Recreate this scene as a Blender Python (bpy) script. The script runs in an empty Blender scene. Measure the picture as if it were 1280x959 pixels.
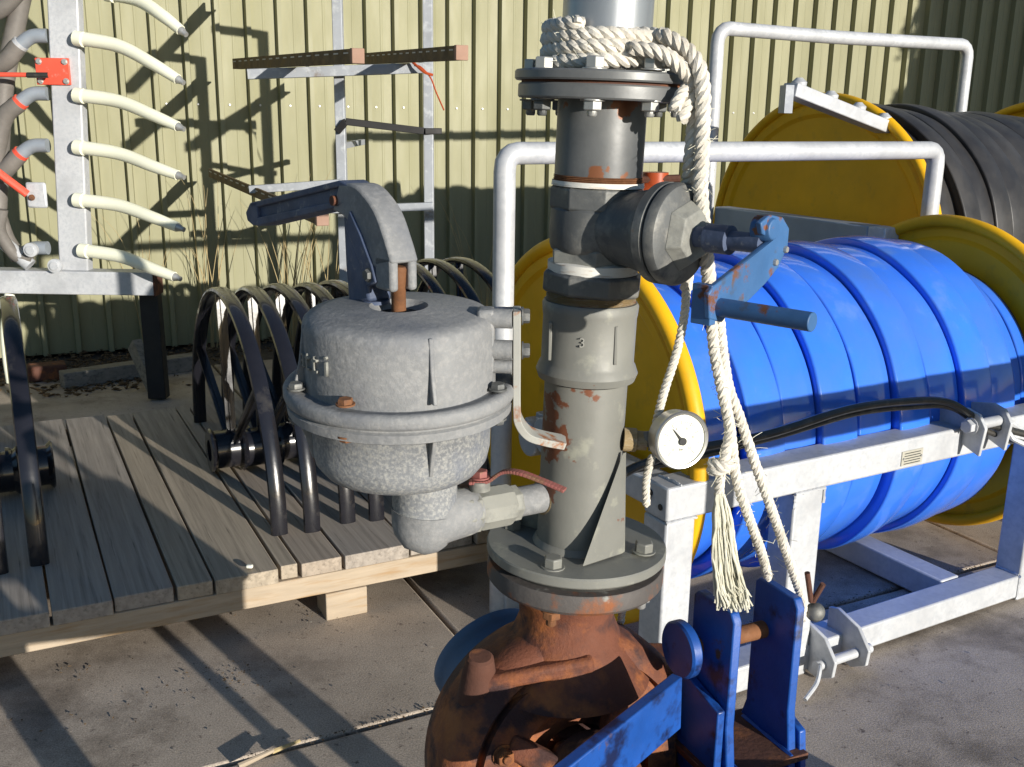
import bpy, math, random
import numpy as np
from mathutils import Vector as V, Matrix, Quaternion
random.seed(7)
sc = bpy.context.scene
R_ = math.radians
# ---------------------------------------------------------------- camera
FOC = 1280.0; PIT = math.atan(339/1280); ROL = .0148; CH = 1.5
cp, sp = math.cos(PIT), math.sin(PIT)
cam = bpy.data.cameras.new("camera"); co = bpy.data.objects.new("camera", cam); sc.collection.objects.link(co)
cam.sensor_width = 36; cam.lens = 36*FOC/1280; cam.clip_start = .05; cam.clip_end = 500
fw = V((0, cp, -sp)); up0 = V((0, sp, cp)); rt0 = V((1, 0, 0)); nn = math.hypot(1, ROL)
rt = (rt0+up0*ROL)/nn; up = (up0-rt0*ROL)/nn
M = Matrix((rt, up, -fw)).transposed().to_4x4(); M.translation = V((0, 0, CH)); co.matrix_world = M
sc.camera = co
cam.dof.use_dof = False
# ---------------------------------------------------------------- sky, sun, exposure
SAZ, SEL = R_(41), R_(9.8)
w = bpy.data.worlds.new("World"); sc.world = w; w.use_nodes = True
nt = w.node_tree; nt.nodes.clear()
sky = nt.nodes.new('ShaderNodeTexSky'); sky.sky_type = 'NISHITA'; sky.sun_disc = False
sky.sun_elevation = SEL; sky.sun_rotation = math.pi-SAZ
sky.air_density = 1.0; sky.dust_density = .4; sky.ozone_density = 3.0
bg = nt.nodes.new('ShaderNodeBackground'); bg.inputs[1].default_value = .1
ow = nt.nodes.new('ShaderNodeOutputWorld'); nt.links.new(sky.outputs[0], bg.inputs[0]); nt.links.new(bg.outputs[0], ow.inputs[0])
sl = bpy.data.lights.new("sun", 'SUN'); sl.energy = 5.0; sl.angle = R_(.5); sl.color = (1, .945, .85)
so = bpy.data.objects.new("sun", sl); sc.collection.objects.link(so)
SD = V((-math.sin(SAZ)*math.cos(SEL), math.cos(SAZ)*math.cos(SEL), -math.sin(SEL)))
so.rotation_mode = 'QUATERNION'; so.rotation_quaternion = SD.to_track_quat('-Z', 'Y'); so.location = (5, -5, 6)
sc.view_settings.view_transform = 'Standard'; sc.view_settings.look = 'None'
sc.view_settings.exposure = .28; sc.view_settings.gamma = 1
sc.cycles.caustics_reflective = False; sc.cycles.caustics_refractive = False
# ---------------------------------------------------------------- measuring helpers
def ray(x, y):
    u = x-640; v = -(y-479.5)
    a = (u-ROL*v)/nn/FOC; b = (u*ROL+v)/nn/FOC
    return V((a, cp+b*sp, b*cp-sp))
O_ = V((0, 0, CH))
def W(x, y, Y): d = ray(x, y); return O_+d*(Y/d.y)          # point at distance Y
def G(x, y, Z=0.): d = ray(x, y); return O_+d*((Z-CH)/d.z)    # point at height Z
def PL(x, y, q, n): d = ray(x, y); return O_+d*((q-O_).dot(n)/d.dot(n))
# ---------------------------------------------------------------- materials
def rgb(c): return (*c, 1)
def mat(name, c, rough=.5, metal=0., c2=None, s2=8., t2=.6, w2=.08, c3=None, s3=30., t3=.66, w3=.03, var=.12, vs=5., bump=.0, bs=60., coat=0., spec=.5, stretch=None, rough2=None, trans=0.):
    m = bpy.data.materials.new(name); m.use_nodes = True; n = m.node_tree.nodes; L = m.node_tree.links; n.clear()
    out = n.new('ShaderNodeOutputMaterial'); b = n.new('ShaderNodeBsdfPrincipled'); L.new(b.outputs[0], out.inputs[0])
    tc = n.new('ShaderNodeTexCoord'); src = tc.outputs['Object']
    if stretch:
        mp = n.new('ShaderNodeMapping'); mp.inputs['Scale'].default_value = stretch; L.new(src, mp.inputs[0]); src = mp.outputs[0]
    def noise(s, det=6, rgh=.6, off=0):
        t = n.new('ShaderNodeTexNoise'); t.inputs['Scale'].default_value = s; t.inputs['Detail'].default_value = det
        t.inputs['Roughness'].default_value = rgh; L.new(src, t.inputs['Vector']); return t.outputs[0]
    def ramp(sock, a, bb, v0=0., v1=1.):
        r = n.new('ShaderNodeMapRange'); r.inputs[1].default_value = a; r.inputs[2].default_value = bb
        r.inputs[3].default_value = v0; r.inputs[4].default_value = v1; L.new(sock, r.inputs[0]); return r.outputs[0]
    def mix(f, a, bb, mode='MIX'):
        x = n.new('ShaderNodeMix'); x.data_type = 'RGBA'; x.blend_type = mode
        for s, val in ((x.inputs[0], f), (x.inputs[6], a), (x.inputs[7], bb)):
            if hasattr(val, 'node'): L.new(val, s)
            elif isinstance(val, (int, float)): s.default_value = val
            else: s.default_value = rgb(val)
        return x.outputs[2]
    v = ramp(noise(vs), .3, .7)
    col = mix(v, tuple(k*(1-var) for k in c), tuple(min(1, k*(1+var)) for k in c))
    mask2 = None
    if c2:
        mask2 = ramp(noise(s2, 8, .65), t2-w2, t2+w2); col = mix(mask2, col, c2)
    if c3:
        m3 = ramp(noise(s3, 5, .6), t3-w3, t3+w3); col = mix(m3, col, c3)
    L.new(col, b.inputs['Base Color'])
    rv = ramp(noise(vs*3), .3, .7, rough*.85, min(1, rough*1.2))
    if mask2 is not None and rough2 is not None:
        x = n.new('ShaderNodeMix'); L.new(mask2, x.inputs[0]); L.new(rv, x.inputs[2]); x.inputs[3].default_value = rough2; rv = x.outputs[0]
    L.new(rv, b.inputs['Roughness'])
    b.inputs['Metallic'].default_value = metal; b.inputs['Coat Weight'].default_value = coat
    b.inputs['Specular IOR Level'].default_value = spec; b.inputs['Transmission Weight'].default_value = trans
    if bump:
        bp = n.new('ShaderNodeBump'); bp.inputs['Strength'].default_value = min(1, bump); bp.inputs['Distance'].default_value = .0014
        L.new(noise(bs, 6, .6), bp.inputs['Height']); L.new(bp.outputs[0], b.inputs['Normal'])
    return m
RUST = (.16, .05, .02); RUST2 = (.3, .11, .035)
MT = {}
MT['galv'] = mat('galvanised', (.55, .56, .58), .5, .15, c2=(.45, .47, .5), s2=55, t2=.56, w2=.12, c3=(.4, .41, .43), s3=8, t3=.62, w3=.14, var=.1, bump=.12, bs=120)
MT['galvold'] = mat('galvanised_old', (.36, .38, .41), .6, .2, c2=(.24, .2, .17), s2=9, t2=.68, w2=.05, c3=(.5, .52, .54), s3=25, t3=.6, w3=.08, var=.15, bump=.2, bs=80)
MT['galvblue'] = mat('galvanised_dull', (.34, .38, .43), .5, .3, var=.15, bump=.15)
MT['zinc'] = mat('zinc_bolt', (.5, .5, .48), .4, .6, c2=RUST, s2=30, t2=.66, w2=.04, var=.15)
MT['clad'] = mat('cladding_olive', (.28, .27, .155), .6, 0, c2=(.24, .232, .137), s2=1.5, t2=.58, w2=.15, c3=(.3, .28, .18), s3=60, t3=.75, w3=.03, var=.05, vs=2, stretch=(1, 1, .25))
MT['yellow'] = mat('yellow_paint', (.8, .43, .008), .5, 0, c2=(.6, .33, .02), s2=12, t2=.66, w2=.1, var=.1, spec=.35, bump=.15, bs=40)
MT['bluehose'] = mat('blue_hose', (.04, .19, .85), .13, 0, c2=(.07, .18, .6), s2=2.5, t2=.6, w2=.12, c3=(.11, .24, .66), s3=6, t3=.67, w3=.08, var=.12, vs=3, bump=.25, bs=9, coat=.3)
MT['blackhose'] = mat('black_hose', (.028, .027, .028), .42, 0, c2=(.055, .052, .05), s2=4, t2=.56, w2=.12, var=.2, bump=.3, bs=40)
MT['gap'] = mat('hose_gap_shade', (.01, .02, .08), .6)  # shade between the blue turns, put into the underlayer's colour
MT['gapk'] = mat('hose_gap_shade_black', (.012, .012, .012), .6)  # same gap shade put into the colour under the black turns
MT['black'] = mat('black_gloss_paint', (.012, .012, .016), .22, 0, c2=(.06, .055, .05), s2=9, t2=.66, w2=.1, var=.3, coat=.4, bump=.1)
MT['leg'] = mat('black_steel', (.015, .014, .014), .6)
MT['cast'] = mat('cast_grey', (.235, .24, .245), .72, .1, c2=(.3, .3, .3), s2=120, t2=.56, w2=.1, c3=(.17, .18, .2), s3=7, t3=.62, w3=.08, var=.14, vs=9, bump=.7, bs=160)
MT['castw'] = mat('cast_grey_mottled', (.21, .22, .235), .75, .05, c2=(.37, .37, .355), s2=240, t2=.54, w2=.1, c3=(.15, .17, .22), s3=10, t3=.6, w3=.08, var=.15, vs=12, bump=.8, bs=150)
MT['lever'] = mat('lever_blue_grey_shade', (.075, .1, .17), .6, .1, c2=(.26, .26, .27), s2=60, t2=.64, w2=.06, var=.3, vs=14, bump=.6, bs=110)  # dark blue-grey carries the shade of the lever's unlit side
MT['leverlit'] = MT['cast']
MT['pipe'] = mat('grey_green_paint', (.205, .205, .185), .5, .05, c2=RUST2, s2=9, t2=.68, w2=.025, c3=(.3, .3, .25), s3=25, t3=.64, w3=.06, var=.12, vs=7, bump=.2, bs=90, rough2=.9)
MT['pipetop'] = mat('grey_pipe_worn', (.17, .175, .175), .45, .2, c2=(.08, .085, .09), s2=6, t2=.58, w2=.12, c3=(.28, .12, .05), s3=12, t3=.72, w3=.03, var=.15, bump=.15)
MT['pipegalv'] = mat('galvanised_pipe', (.3, .32, .35), .35, .6, c2=(.42, .44, .46), s2=6, t2=.55, w2=.15, var=.12, bump=.08, stretch=(1, 1, .3))
MT['iron'] = mat('dark_malleable_iron', (.12, .125, .125), .55, .35, c2=(.24, .235, .215), s2=22, t2=.58, w2=.08, c3=(.22, .1, .04), s3=14, t3=.74, w3=.03, var=.2, vs=15, bump=.45, bs=90)
MT['ironlt'] = mat('light_iron', (.29, .29, .26), .65, .1, c2=(.16, .16, .15), s2=25, t2=.58, w2=.1, var=.15, bump=.4, bs=100)
MT['rust'] = mat('rusty_casting', (.15, .05, .026), .75, 0, c2=(.36, .12, .033), s2=9, t2=.55, w2=.07, c3=(.06, .026, .022), s3=13, t3=.54, w3=.05, var=.4, vs=5, bump=.9, bs=220)
MT['rustdk'] = mat('rusty_dark', (.1, .04, .025), .85, 0, c2=RUST2, s2=14, t2=.6, w2=.08, var=.3, bump=.8, bs=110)
MT['rustflake'] = mat('rusty_flange', (.095, .085, .08), .7, .1, c2=(.25, .085, .03), s2=16, t2=.56, w2=.06, c3=(.28, .28, .26), s3=22, t3=.66, w3=.04, var=.2, bump=.7, bs=90)
MT['rustpin'] = mat('rusty_pin', (.2, .085, .035), .8, .1, c2=(.12, .06, .04), s2=40, t2=.6, w2=.08, var=.3, vs=30, bump=.7, bs=140)
MT['tape'] = mat('white_sealing_tape', (.72, .7, .64), .7, 0, c2=(.4, .24, .12), s2=20, t2=.63, w2=.08, var=.08, bump=.5, bs=70, stretch=(1, 1, 6))
MT['thread'] = mat('hemp_thread', (.34, .25, .13), .85, 0, c2=(.5, .45, .36), s2=30, t2=.58, w2=.08, c3=RUST2, s3=30, t3=.62, w3=.05, var=.25, bump=.8, bs=120, stretch=(1, 1, 5))
MT['rope'] = mat('rope_fibre', (.7, .66, .58), .9, 0, c2=(.5, .45, .37), s2=14, t2=.6, w2=.1, var=.15, vs=40, bump=.7, bs=300)
MT['fray'] = mat('frayed_fibre', (.7, .68, .56), .9, 0, c2=(.52, .49, .36), s2=30, t2=.58, w2=.1, var=.12)
MT['bluep'] = mat('blue_paint_worn', (.012, .075, .33), .4, 0, c2=(.11, .05, .03), s2=17, t2=.655, w2=.03, c3=(.008, .015, .06), s3=18, t3=.6, w3=.06, var=.25, vs=8, bump=.3, bs=90, rough2=.85)
MT['bluel'] = mat('blue_paint_faded', (.045, .13, .3), .5, 0, c2=(.15, .06, .03), s2=24, t2=.59, w2=.03, c3=(.07, .08, .1), s3=30, t3=.64, w3=.05, var=.2, vs=12, bump=.3, bs=90, rough2=.85)
MT['bluecap'] = mat('blue_grey_rubber', (.1, .17, .27), .6, 0, c2=(.1, .13, .17), s2=14, t2=.6, w2=.1, var=.15, bump=.3)
MT['red'] = mat('red_paint', (.75, .09, .05), .5, 0, c2=(.6, .25, .2), s2=25, t2=.64, w2=.05, var=.12, bump=.2)
MT['redlev'] = mat('faded_red_lever', (.27, .09, .08), .6, .05, c2=(.22, .12, .07), s2=40, t2=.55, w2=.06, var=.2, bump=.4)
MT['orange'] = mat('orange_plastic', (.4, .07, .02), .35, 0, c2=(.3, .06, .02), s2=20, t2=.6, w2=.1)
MT['hosew'] = mat('pale_yellow_hose', (.9, .9, .72), .4, 0, var=.04, coat=.1)
MT['hoseg'] = mat('grey_ribbed_hose', (.17, .155, .14), .6, 0, var=.2, vs=12, bump=.3)
MT['white'] = mat('white_dial', (.8, .8, .7), .35, 0, c2=(.5, .45, .3), s2=30, t2=.72, w2=.03, var=.04)
MT['chrome'] = mat('bezel_steel', (.5, .5, .48), .3, .85, var=.1)
MT['ink'] = mat('black_print_hole_shade', (.03, .03, .03), .6)  # also paints the shade inside holes
MT['inkg'] = mat('faded_dial_print', (.3, .29, .25), .6)
MT['glass'] = mat('gauge_glass', (.95, .97, .95), .05, 0, trans=1., var=0)
MT['rubber'] = mat('black_rubber', (.03, .03, .028), .38, 0, c2=(.1, .09, .075), s2=18, t2=.6, w2=.1, var=.2)
MT['plate'] = mat('data_plate_tin', (.55, .53, .45), .4, .3, var=.1)
MT['bar'] = mat('slotted_steel_brown', (.12, .085, .05), .75, .1, c2=(.2, .13, .06), s2=14, t2=.56, w2=.1, var=.2, bump=.3)
MT['pink'] = mat('fresh_cut_end', (.36, .22, .16), .8, 0, var=.15)
def wood(name, c, g=1.):
    m = mat(name, c, .85, 0, c2=tuple(k*.55 for k in c), s2=3.2, t2=.6, w2=.12, c3=tuple(k*.4 for k in c), s3=7, t3=.66, w3=.05, var=.22, vs=2.5, bump=.6, bs=9, stretch=(14, .45, 14))
    return m
MT['woods'] = [wood('weathered_plank_%s' % s, c) for s, c in (('brown', (.38, .315, .25)), ('grey', (.36, .315, .27)), ('tan', (.4, .335, .255)))]
MT['woodf'] = mat('pale_softwood', (.42, .34, .25), .85, 0, c2=(.36, .24, .13), s2=4, t2=.6, w2=.1, var=.12, bump=.3, bs=12, stretch=(1.2, 1.2, 12))
MT['timber'] = mat('grey_timber', (.24, .22, .19), .9, 0, c2=(.12, .11, .1), s2=8, t2=.58, w2=.08, var=.2, bump=.5, bs=30, stretch=(1, 6, 6))
MT['dirt'] = mat('yard_dirt', (.1, .08, .06), .95, 0, c2=(.05, .04, .032), s2=5, t2=.52, w2=.1, c3=(.16, .13, .1), s3=22, t3=.6, w3=.05, var=.3, vs=3, bump=1., bs=30)
MT['straw'] = mat('dry_straw', (.42, .33, .17), .9, 0, var=.2)
MT['litter'] = mat('dead_leaf_litter', (.11, .07, .035), .95, 0, c2=(.22, .15, .08), s2=30, t2=.55, w2=.06, var=.4, vs=30)
MT['leaf'] = mat('hedge_leaf', (.06, .09, .03), .7, 0, var=.3)
MT['bark'] = mat('bark', (.09, .07, .05), .9, 0, var=.2, bump=.5)
# concrete: stains, grit, cracks
def concrete():
    m = mat('yard_concrete', (.47, .395, .32), .88, 0, c2=(.3, .245, .195), s2=2.2, t2=.56, w2=.16, c3=(.15, .12, .1), s3=44, t3=.66, w3=.045, var=.12, vs=6, bump=.55, bs=160)
    n = m.node_tree.nodes; L = m.node_tree.links
    b = [k for k in n if k.type == 'BSDF_PRINCIPLED'][0]; old = b.inputs['Base Color'].links[0].from_socket
    tc = n.new('ShaderNodeTexCoord')
    t = n.new('ShaderNodeTexNoise'); t.inputs['Scale'].default_value = 1.1; t.inputs['Detail'].default_value = 9; t.inputs['Roughness'].default_value = .72
    L.new(tc.outputs['Object'], t.inputs['Vector'])
    r = n.new('ShaderNodeMapRange'); r.inputs[1].default_value = .53; r.inputs[2].default_value = .66; L.new(t.outputs[0], r.inputs[0])
    t4 = n.new('ShaderNodeTexNoise'); t4.inputs['Scale'].default_value = 260; t4.inputs['Detail'].default_value = 3; L.new(tc.outputs['Object'], t4.inputs['Vector'])
    r4 = n.new('ShaderNodeMapRange'); r4.inputs[1].default_value = .35; r4.inputs[2].default_value = .65; r4.inputs[3].default_value = .72; r4.inputs[4].default_value = 1.25; L.new(t4.outputs[0], r4.inputs[0])
    x = n.new('ShaderNodeMix'); x.data_type = 'RGBA'; L.new(r.outputs[0], x.inputs[0]); L.new(old, x.inputs[6]); x.inputs[7].default_value = (.19, .155, .12, 1)
    y = n.new('ShaderNodeMix'); y.data_type = 'RGBA'; y.blend_type = 'MULTIPLY'; y.inputs[0].default_value = 1; L.new(x.outputs[2], y.inputs[6]); L.new(r4.outputs[0], y.inputs[7])
    L.new(y.outputs[2], b.inputs['Base Color']); return m
MT['conc'] = concrete()
def spots(m, lst, c):
    # rust bleeding round given places (object space), ragged by noise
    n = m.node_tree.nodes; L = m.node_tree.links; b = [k for k in n if k.type == 'BSDF_PRINCIPLED'][0]
    tc = n.new('ShaderNodeTexCoord'); no = n.new('ShaderNodeTexNoise'); no.inputs['Scale'].default_value = 70; no.inputs['Detail'].default_value = 6; L.new(tc.outputs['Object'], no.inputs['Vector'])
    for (p, rad, am) in lst:
        d = n.new('ShaderNodeVectorMath'); d.operation = 'DISTANCE'; L.new(tc.outputs['Object'], d.inputs[0]); d.inputs[1].default_value = p
        r = n.new('ShaderNodeMapRange'); r.inputs[1].default_value = rad; r.inputs[2].default_value = 0; r.inputs[3].default_value = 0; r.inputs[4].default_value = am; L.new(d.outputs['Value'], r.inputs[0])
        a = n.new('ShaderNodeMath'); a.operation = 'ADD'; L.new(r.outputs[0], a.inputs[0]); L.new(no.outputs[0], a.inputs[1])
        q = n.new('ShaderNodeMapRange'); q.inputs[1].default_value = .84; q.inputs[2].default_value = .9; L.new(a.outputs[0], q.inputs[0])
        x = n.new('ShaderNodeMix'); x.data_type = 'RGBA'; L.new(q.outputs[0], x.inputs[0]); L.new(b.inputs['Base Color'].links[0].from_socket, x.inputs[6]); x.inputs[7].default_value = rgb(c); L.new(x.outputs[2], b.inputs['Base Color'])
# ---------------------------------------------------------------- mesh helpers
def frame_of(d, upv=V((0, 0, 1))):
    d = d.normalized(); s = d.cross(upv)
    if s.length < 1e-4: s = d.cross(V((1, 0, 0)))
    s.normalize(); u = s.cross(d).normalized(); return d, s, u
class B:
    def __init__(s): s.v = []; s.f = []
    def add(s, vs, fs):
        k = len(s.v); s.v += [V(p) for p in vs]; s.f += [tuple(i+k for i in f) for f in fs]; return s
    def box(s, c, sx, sy, sz, X=V((1, 0, 0)), Y=V((0, 1, 0)), Z=V((0, 0, 1))):
        c = V(c); p = [c+X*(a*sx/2)+Y*(b*sy/2)+Z*(d*sz/2) for d in (-1, 1) for b in (-1, 1) for a in (-1, 1)]
        return s.add(p, [(0, 2, 3, 1), (4, 5, 7, 6), (0, 1, 5, 4), (2, 6, 7, 3), (0, 4, 6, 2), (1, 3, 7, 5)])
    def beam(s, p0, p1, wd, ht, upv=V((0, 0, 1))):
        p0 = V(p0); p1 = V(p1); d, sd, u = frame_of(p1-p0, upv)
        return s.box((p0+p1)/2, (p1-p0).length, wd, ht, d, sd, u)
    def tube(s, path, r, seg=12, closed=False, cap=True, sx=1., upv=None):
        P = [V(p) for p in path]; n = len(P)
        if not hasattr(r, '__len__'): r = [r]*n
        T = []
        for i in range(n):
            a = P[(i-1) % n] if (closed or i > 0) else P[i]; b = P[(i+1) % n] if (closed or i < n-1) else P[i]
            T.append((b-a).normalized())
        ref = upv if upv else (V((0, 0, 1)) if abs(T[0].z) < .9 else V((1, 0, 0)))
        u = (ref-T[0]*ref.dot(T[0])).normalized(); rings = []
        for i in range(n):
            u = (u-T[i]*u.dot(T[i]));
            if upv: u = upv-T[i]*upv.dot(T[i])
            u.normalize(); w_ = T[i].cross(u)
            rings.append([P[i]+(u*math.cos(2*math.pi*k/seg)+w_*math.sin(2*math.pi*k/seg)*sx)*r[i] for k in range(seg)])
        vs = [p for rg in rings for p in rg]; fs = []
        for i in range(n if closed else n-1):
            j = (i+1) % n
            for k in range(seg):
                k2 = (k+1) % seg; fs.append((i*seg+k, i*seg+k2, j*seg+k2, j*seg+k))
        if cap and not closed:
            fs.append(tuple(range(seg))[::-1]); fs.append(tuple((n-1)*seg+k for k in range(seg)))
        return s.add(vs, fs)
    def lathe(s, prof, O, ax, seg=48, ref=None):
        """prof: (radius, height along axis) ; open ends with r>0 get caps"""
        O = V(O); ax = V(ax).normalized(); a, sd, u = frame_of(ax, ref or (V((0, 0, 1)) if abs(ax.z) < .9 else V((0, 1, 0))))
        n = len(prof); vs = []; fs = []
        for (r, h) in prof:
            for k in range(seg):
                t = 2*math.pi*k/seg; vs.append(O+a*h+(u*math.cos(t)+sd*math.sin(t))*max(r, 1e-5))
        for i in range(n-1):
            for k in range(seg):
                k2 = (k+1) % seg; fs.append((i*seg+k, i*seg+k2, (i+1)*seg+k2, (i+1)*seg+k))
        if prof[0][0] > 1e-4 and prof[0] != prof[-1]: fs.append(tuple(range(seg))[::-1])
        if prof[-1][0] > 1e-4 and prof[0] != prof[-1]: fs.append(tuple((n-1)*seg+k for k in range(seg)))
        return s.add(vs, fs)
    def prism(s, poly, off):
        poly = [V(p) for p in poly]; off = V(off); n = len(poly)
        fs = [tuple(range(n))[::-1], tuple(range(n, 2*n))]+[(i, (i+1) % n, n+(i+1) % n, n+i) for i in range(n)]
        return s.add(poly+[p+off for p in poly], fs)
    def bolt(s, O, ax, r=.011, h=.009, shank=0., rs=.006, wash=True):
        O = V(O); ax = V(ax).normalized()
        if wash: s.lathe([(r*1.25, 0), (r*1.25, .002)], O, ax, 14)
        s.lathe([(r, .002), (r, h), (r*.88, h+.0015)], O, ax, 6)
        if shank: s.lathe([(rs, h), (rs, h+shank), (rs*.8, h+shank+.002)], O, ax, 10)
        return s
    def bake(s):
        return s
COL = sc.collection
def mesh(name, b, off=V((0, 0, 0)), smooth=35):
    me = bpy.data.meshes.new(name); me.from_pydata([tuple(p-off) for p in b.v], [], b.f); me.validate()
    import bmesh
    bm = bmesh.new(); bm.from_mesh(me); bmesh.ops.remove_doubles(bm, verts=bm.verts, dist=2e-5); bmesh.ops.recalc_face_normals(bm, faces=bm.faces); bm.to_mesh(me); bm.free()
    if smooth:
        me.polygons.foreach_set('use_smooth', [True]*len(me.polygons)); me.set_sharp_from_angle(angle=R_(smooth))
    return me
def wl(o):
    p = V((0, 0, 0))
    while o: p = p+o.location; o = o.parent
    return p
def obj(name, b, m, parent=None, bevel=0., smooth=35, origin=None, kind=None, label=None, seg=2):
    """link the shape b (built in world coordinates) as ONE mesh object"""
    if parent is not None: off = wl(parent)
    else: off = V(origin) if origin else V((0, 0, 0))
    me = mesh(name, b, off, smooth); me.materials.append(m)
    o = bpy.data.objects.new(name, me); COL.objects.link(o)
    if parent is not None: o.parent = parent
    elif origin: o.location = off
    if bevel:
        md = o.modifiers.new('bevel', 'BEVEL'); md.width = bevel; md.segments = seg; md.limit_method = 'ANGLE'; md.angle_limit = R_(40)
        md.harden_normals = False
    if kind: o['kind'] = kind
    if label: o['label'] = label
    return o
def thing(name, loc, label, cat, group=None):
    o = bpy.data.objects.new(name, None); COL.objects.link(o); o.location = loc; o.empty_display_size = .1
    o['label'] = label; o['category'] = cat
    if group: o['group'] = group
    return o
def tag(o, label, cat, group=None):
    o['label'] = label; o['category'] = cat
    if group: o['group'] = group
    return o
def copy_tree(o, parent=None):
    c = o.copy(); COL.objects.link(c); c.parent = parent
    for ch in [k for k in bpy.data.objects if k.parent == o]: copy_tree(ch, c)
    return c
def like(o, delta):                      # an alike part, sharing the mesh
    c = o.copy(); COL.objects.link(c); c.location = o.location+V(delta); return c
def catmull(P, n=10):
    P = [V(p) for p in P]; Q = [P[0]*2-P[1]]+P+[P[-1]*2-P[-2]]; out = []
    for i in range(1, len(Q)-2):
        for k in range(n):
            t = k/n; a, b, c, d = Q[i-1:i+3]
            out.append(.5*((2*b)+(c-a)*t+(2*a-5*b+4*c-d)*t*t+(3*b-a-3*c+d)*t**3))
    out.append(P[-1]); return out
def resample(P, st):
    out = [P[0]]; acc = 0
    for a, b in zip(P, P[1:]):
        L = (b-a).length; d = st-acc
        while d <= L: out.append(a.lerp(b, d/L)); d += st
        acc = L-(d-st)
    out.append(P[-1]); return out
def rope_geo(b, path, r, pitch=None, strands=3):
    pitch = pitch or r*3.9
    P = resample(catmull(path, 14), pitch/9); n = len(P); T = [(P[min(i+1, n-1)]-P[max(i-1, 0)]).normalized() for i in range(n)]
    ref = V((0, 0, 1)) if abs(T[0].z) < .9 else V((1, 0, 0)); u = ref-T[0]*ref.dot(T[0]); U = []
    for t in T: u = (u-t*u.dot(t)).normalized(); U.append(u.copy())
    for k in range(strands):
        path2 = []
        for i in range(n):
            a = 2*math.pi*(i/9+k/strands); w_ = T[i].cross(U[i]); path2.append(P[i]+(U[i]*math.cos(a)+w_*math.sin(a))*r*.5)
        b.tube(path2, r*.56, 7)
    return b

# ================================================================ THE SETTING
WA = math.atan(.44); WD = V((math.cos(WA), math.sin(WA), 0)); WN = V((WD.y, -WD.x, 0)); WQ = V((-2.6, 6.33, 0))
JA = R_(27); JD = V((math.cos(JA), math.sin(JA), 0)); JB = V((-JD.y, JD.x, 0)); J0 = V((.02, 2.45, 0))
J0 = V((-.55, 2.165, 0))+JD*.62
b = B(); b.add([(-120, -120, -.03), (120, -120, -.03), (120, 120, -.03), (-120, 120, -.03)], [(0, 1, 2, 3)])
ground = obj('ground', b, MT['dirt'], kind='structure')
for i in range(-3, 5):
    for j in range(-3, 2):
        c = J0+JD*(i*2+1)+JB*(j*2+1); b = B()
        n = 14; L = 1.986/2
        b.box(c-V((0, 0, .06)), 1.986, 1.984, .12, JD, JB)
        o = obj('slab', b, MT['conc'], ground, bevel=.008)
        o.rotation_euler = (random.uniform(-.0012, .0012), random.uniform(-.0012, .0012), 0) if False else (0, 0, 0)
# shed wall of ribbed sheets
shed = thing('shed', WQ, 'olive beige ribbed metal shed wall across the whole background', 'building')
P0 = PL(97, 5, WQ, WN); s0 = (P0-WQ).dot(WD)
PITCH = .1905; rb = [(0, 0), (.007, .045), (.034, .045), (.042, 0), (.110, 0), (.114, .0018), (.124, .0018), (.128, 0)]
def sheet(k):
    b = B(); H0, H1 = .0, 3.7
    pr = []
    for i in range(5): pr += [(i*PITCH+u, h) for u, h in rb]
    pr.append((5*PITCH-.0005, 0))
    st = s0+k*5*PITCH; vs = []
    for z in (H0, H1): vs += [WQ+WD*(st+u)+WN*(h+.0008*(k % 2))+V((0, 0, z)) for u, h in pr]
    n = len(pr); b.add(vs, [(i, i+1, n+i+1, n+i) for i in range(n-1)])
    return obj('cladding_sheet', b, MT['clad'], shed, smooth=0)
for k in range(-3, 11): sheet(k)
b = B(); b.box(WQ+WD*4-WN*2.02+V((0, 0, 1.9)), 15, 4, 3.8, WD, WN)
obj('wall_core', b, MT['timber'], shed)
b = B(); b.box(WQ+WD*4-WN*1.95+V((0, 0, 3.86)), 15.4, 4.5, .12, WD, WN); obj('roof', b, MT['galvold'], shed)
b = B()
for k in range(-15, 55):
    for z in (1.52, 3.1):
        c = WQ+WD*(s0+k*PITCH+.075)+WN*.001+V((0, 0, z)); b.lathe([(.008, 0), (.008, .003), (.005, .004), (.005, .008)], c, WN, 6)
obj('screws', b, MT['zinc'], shed, kind='stuff')

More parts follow.
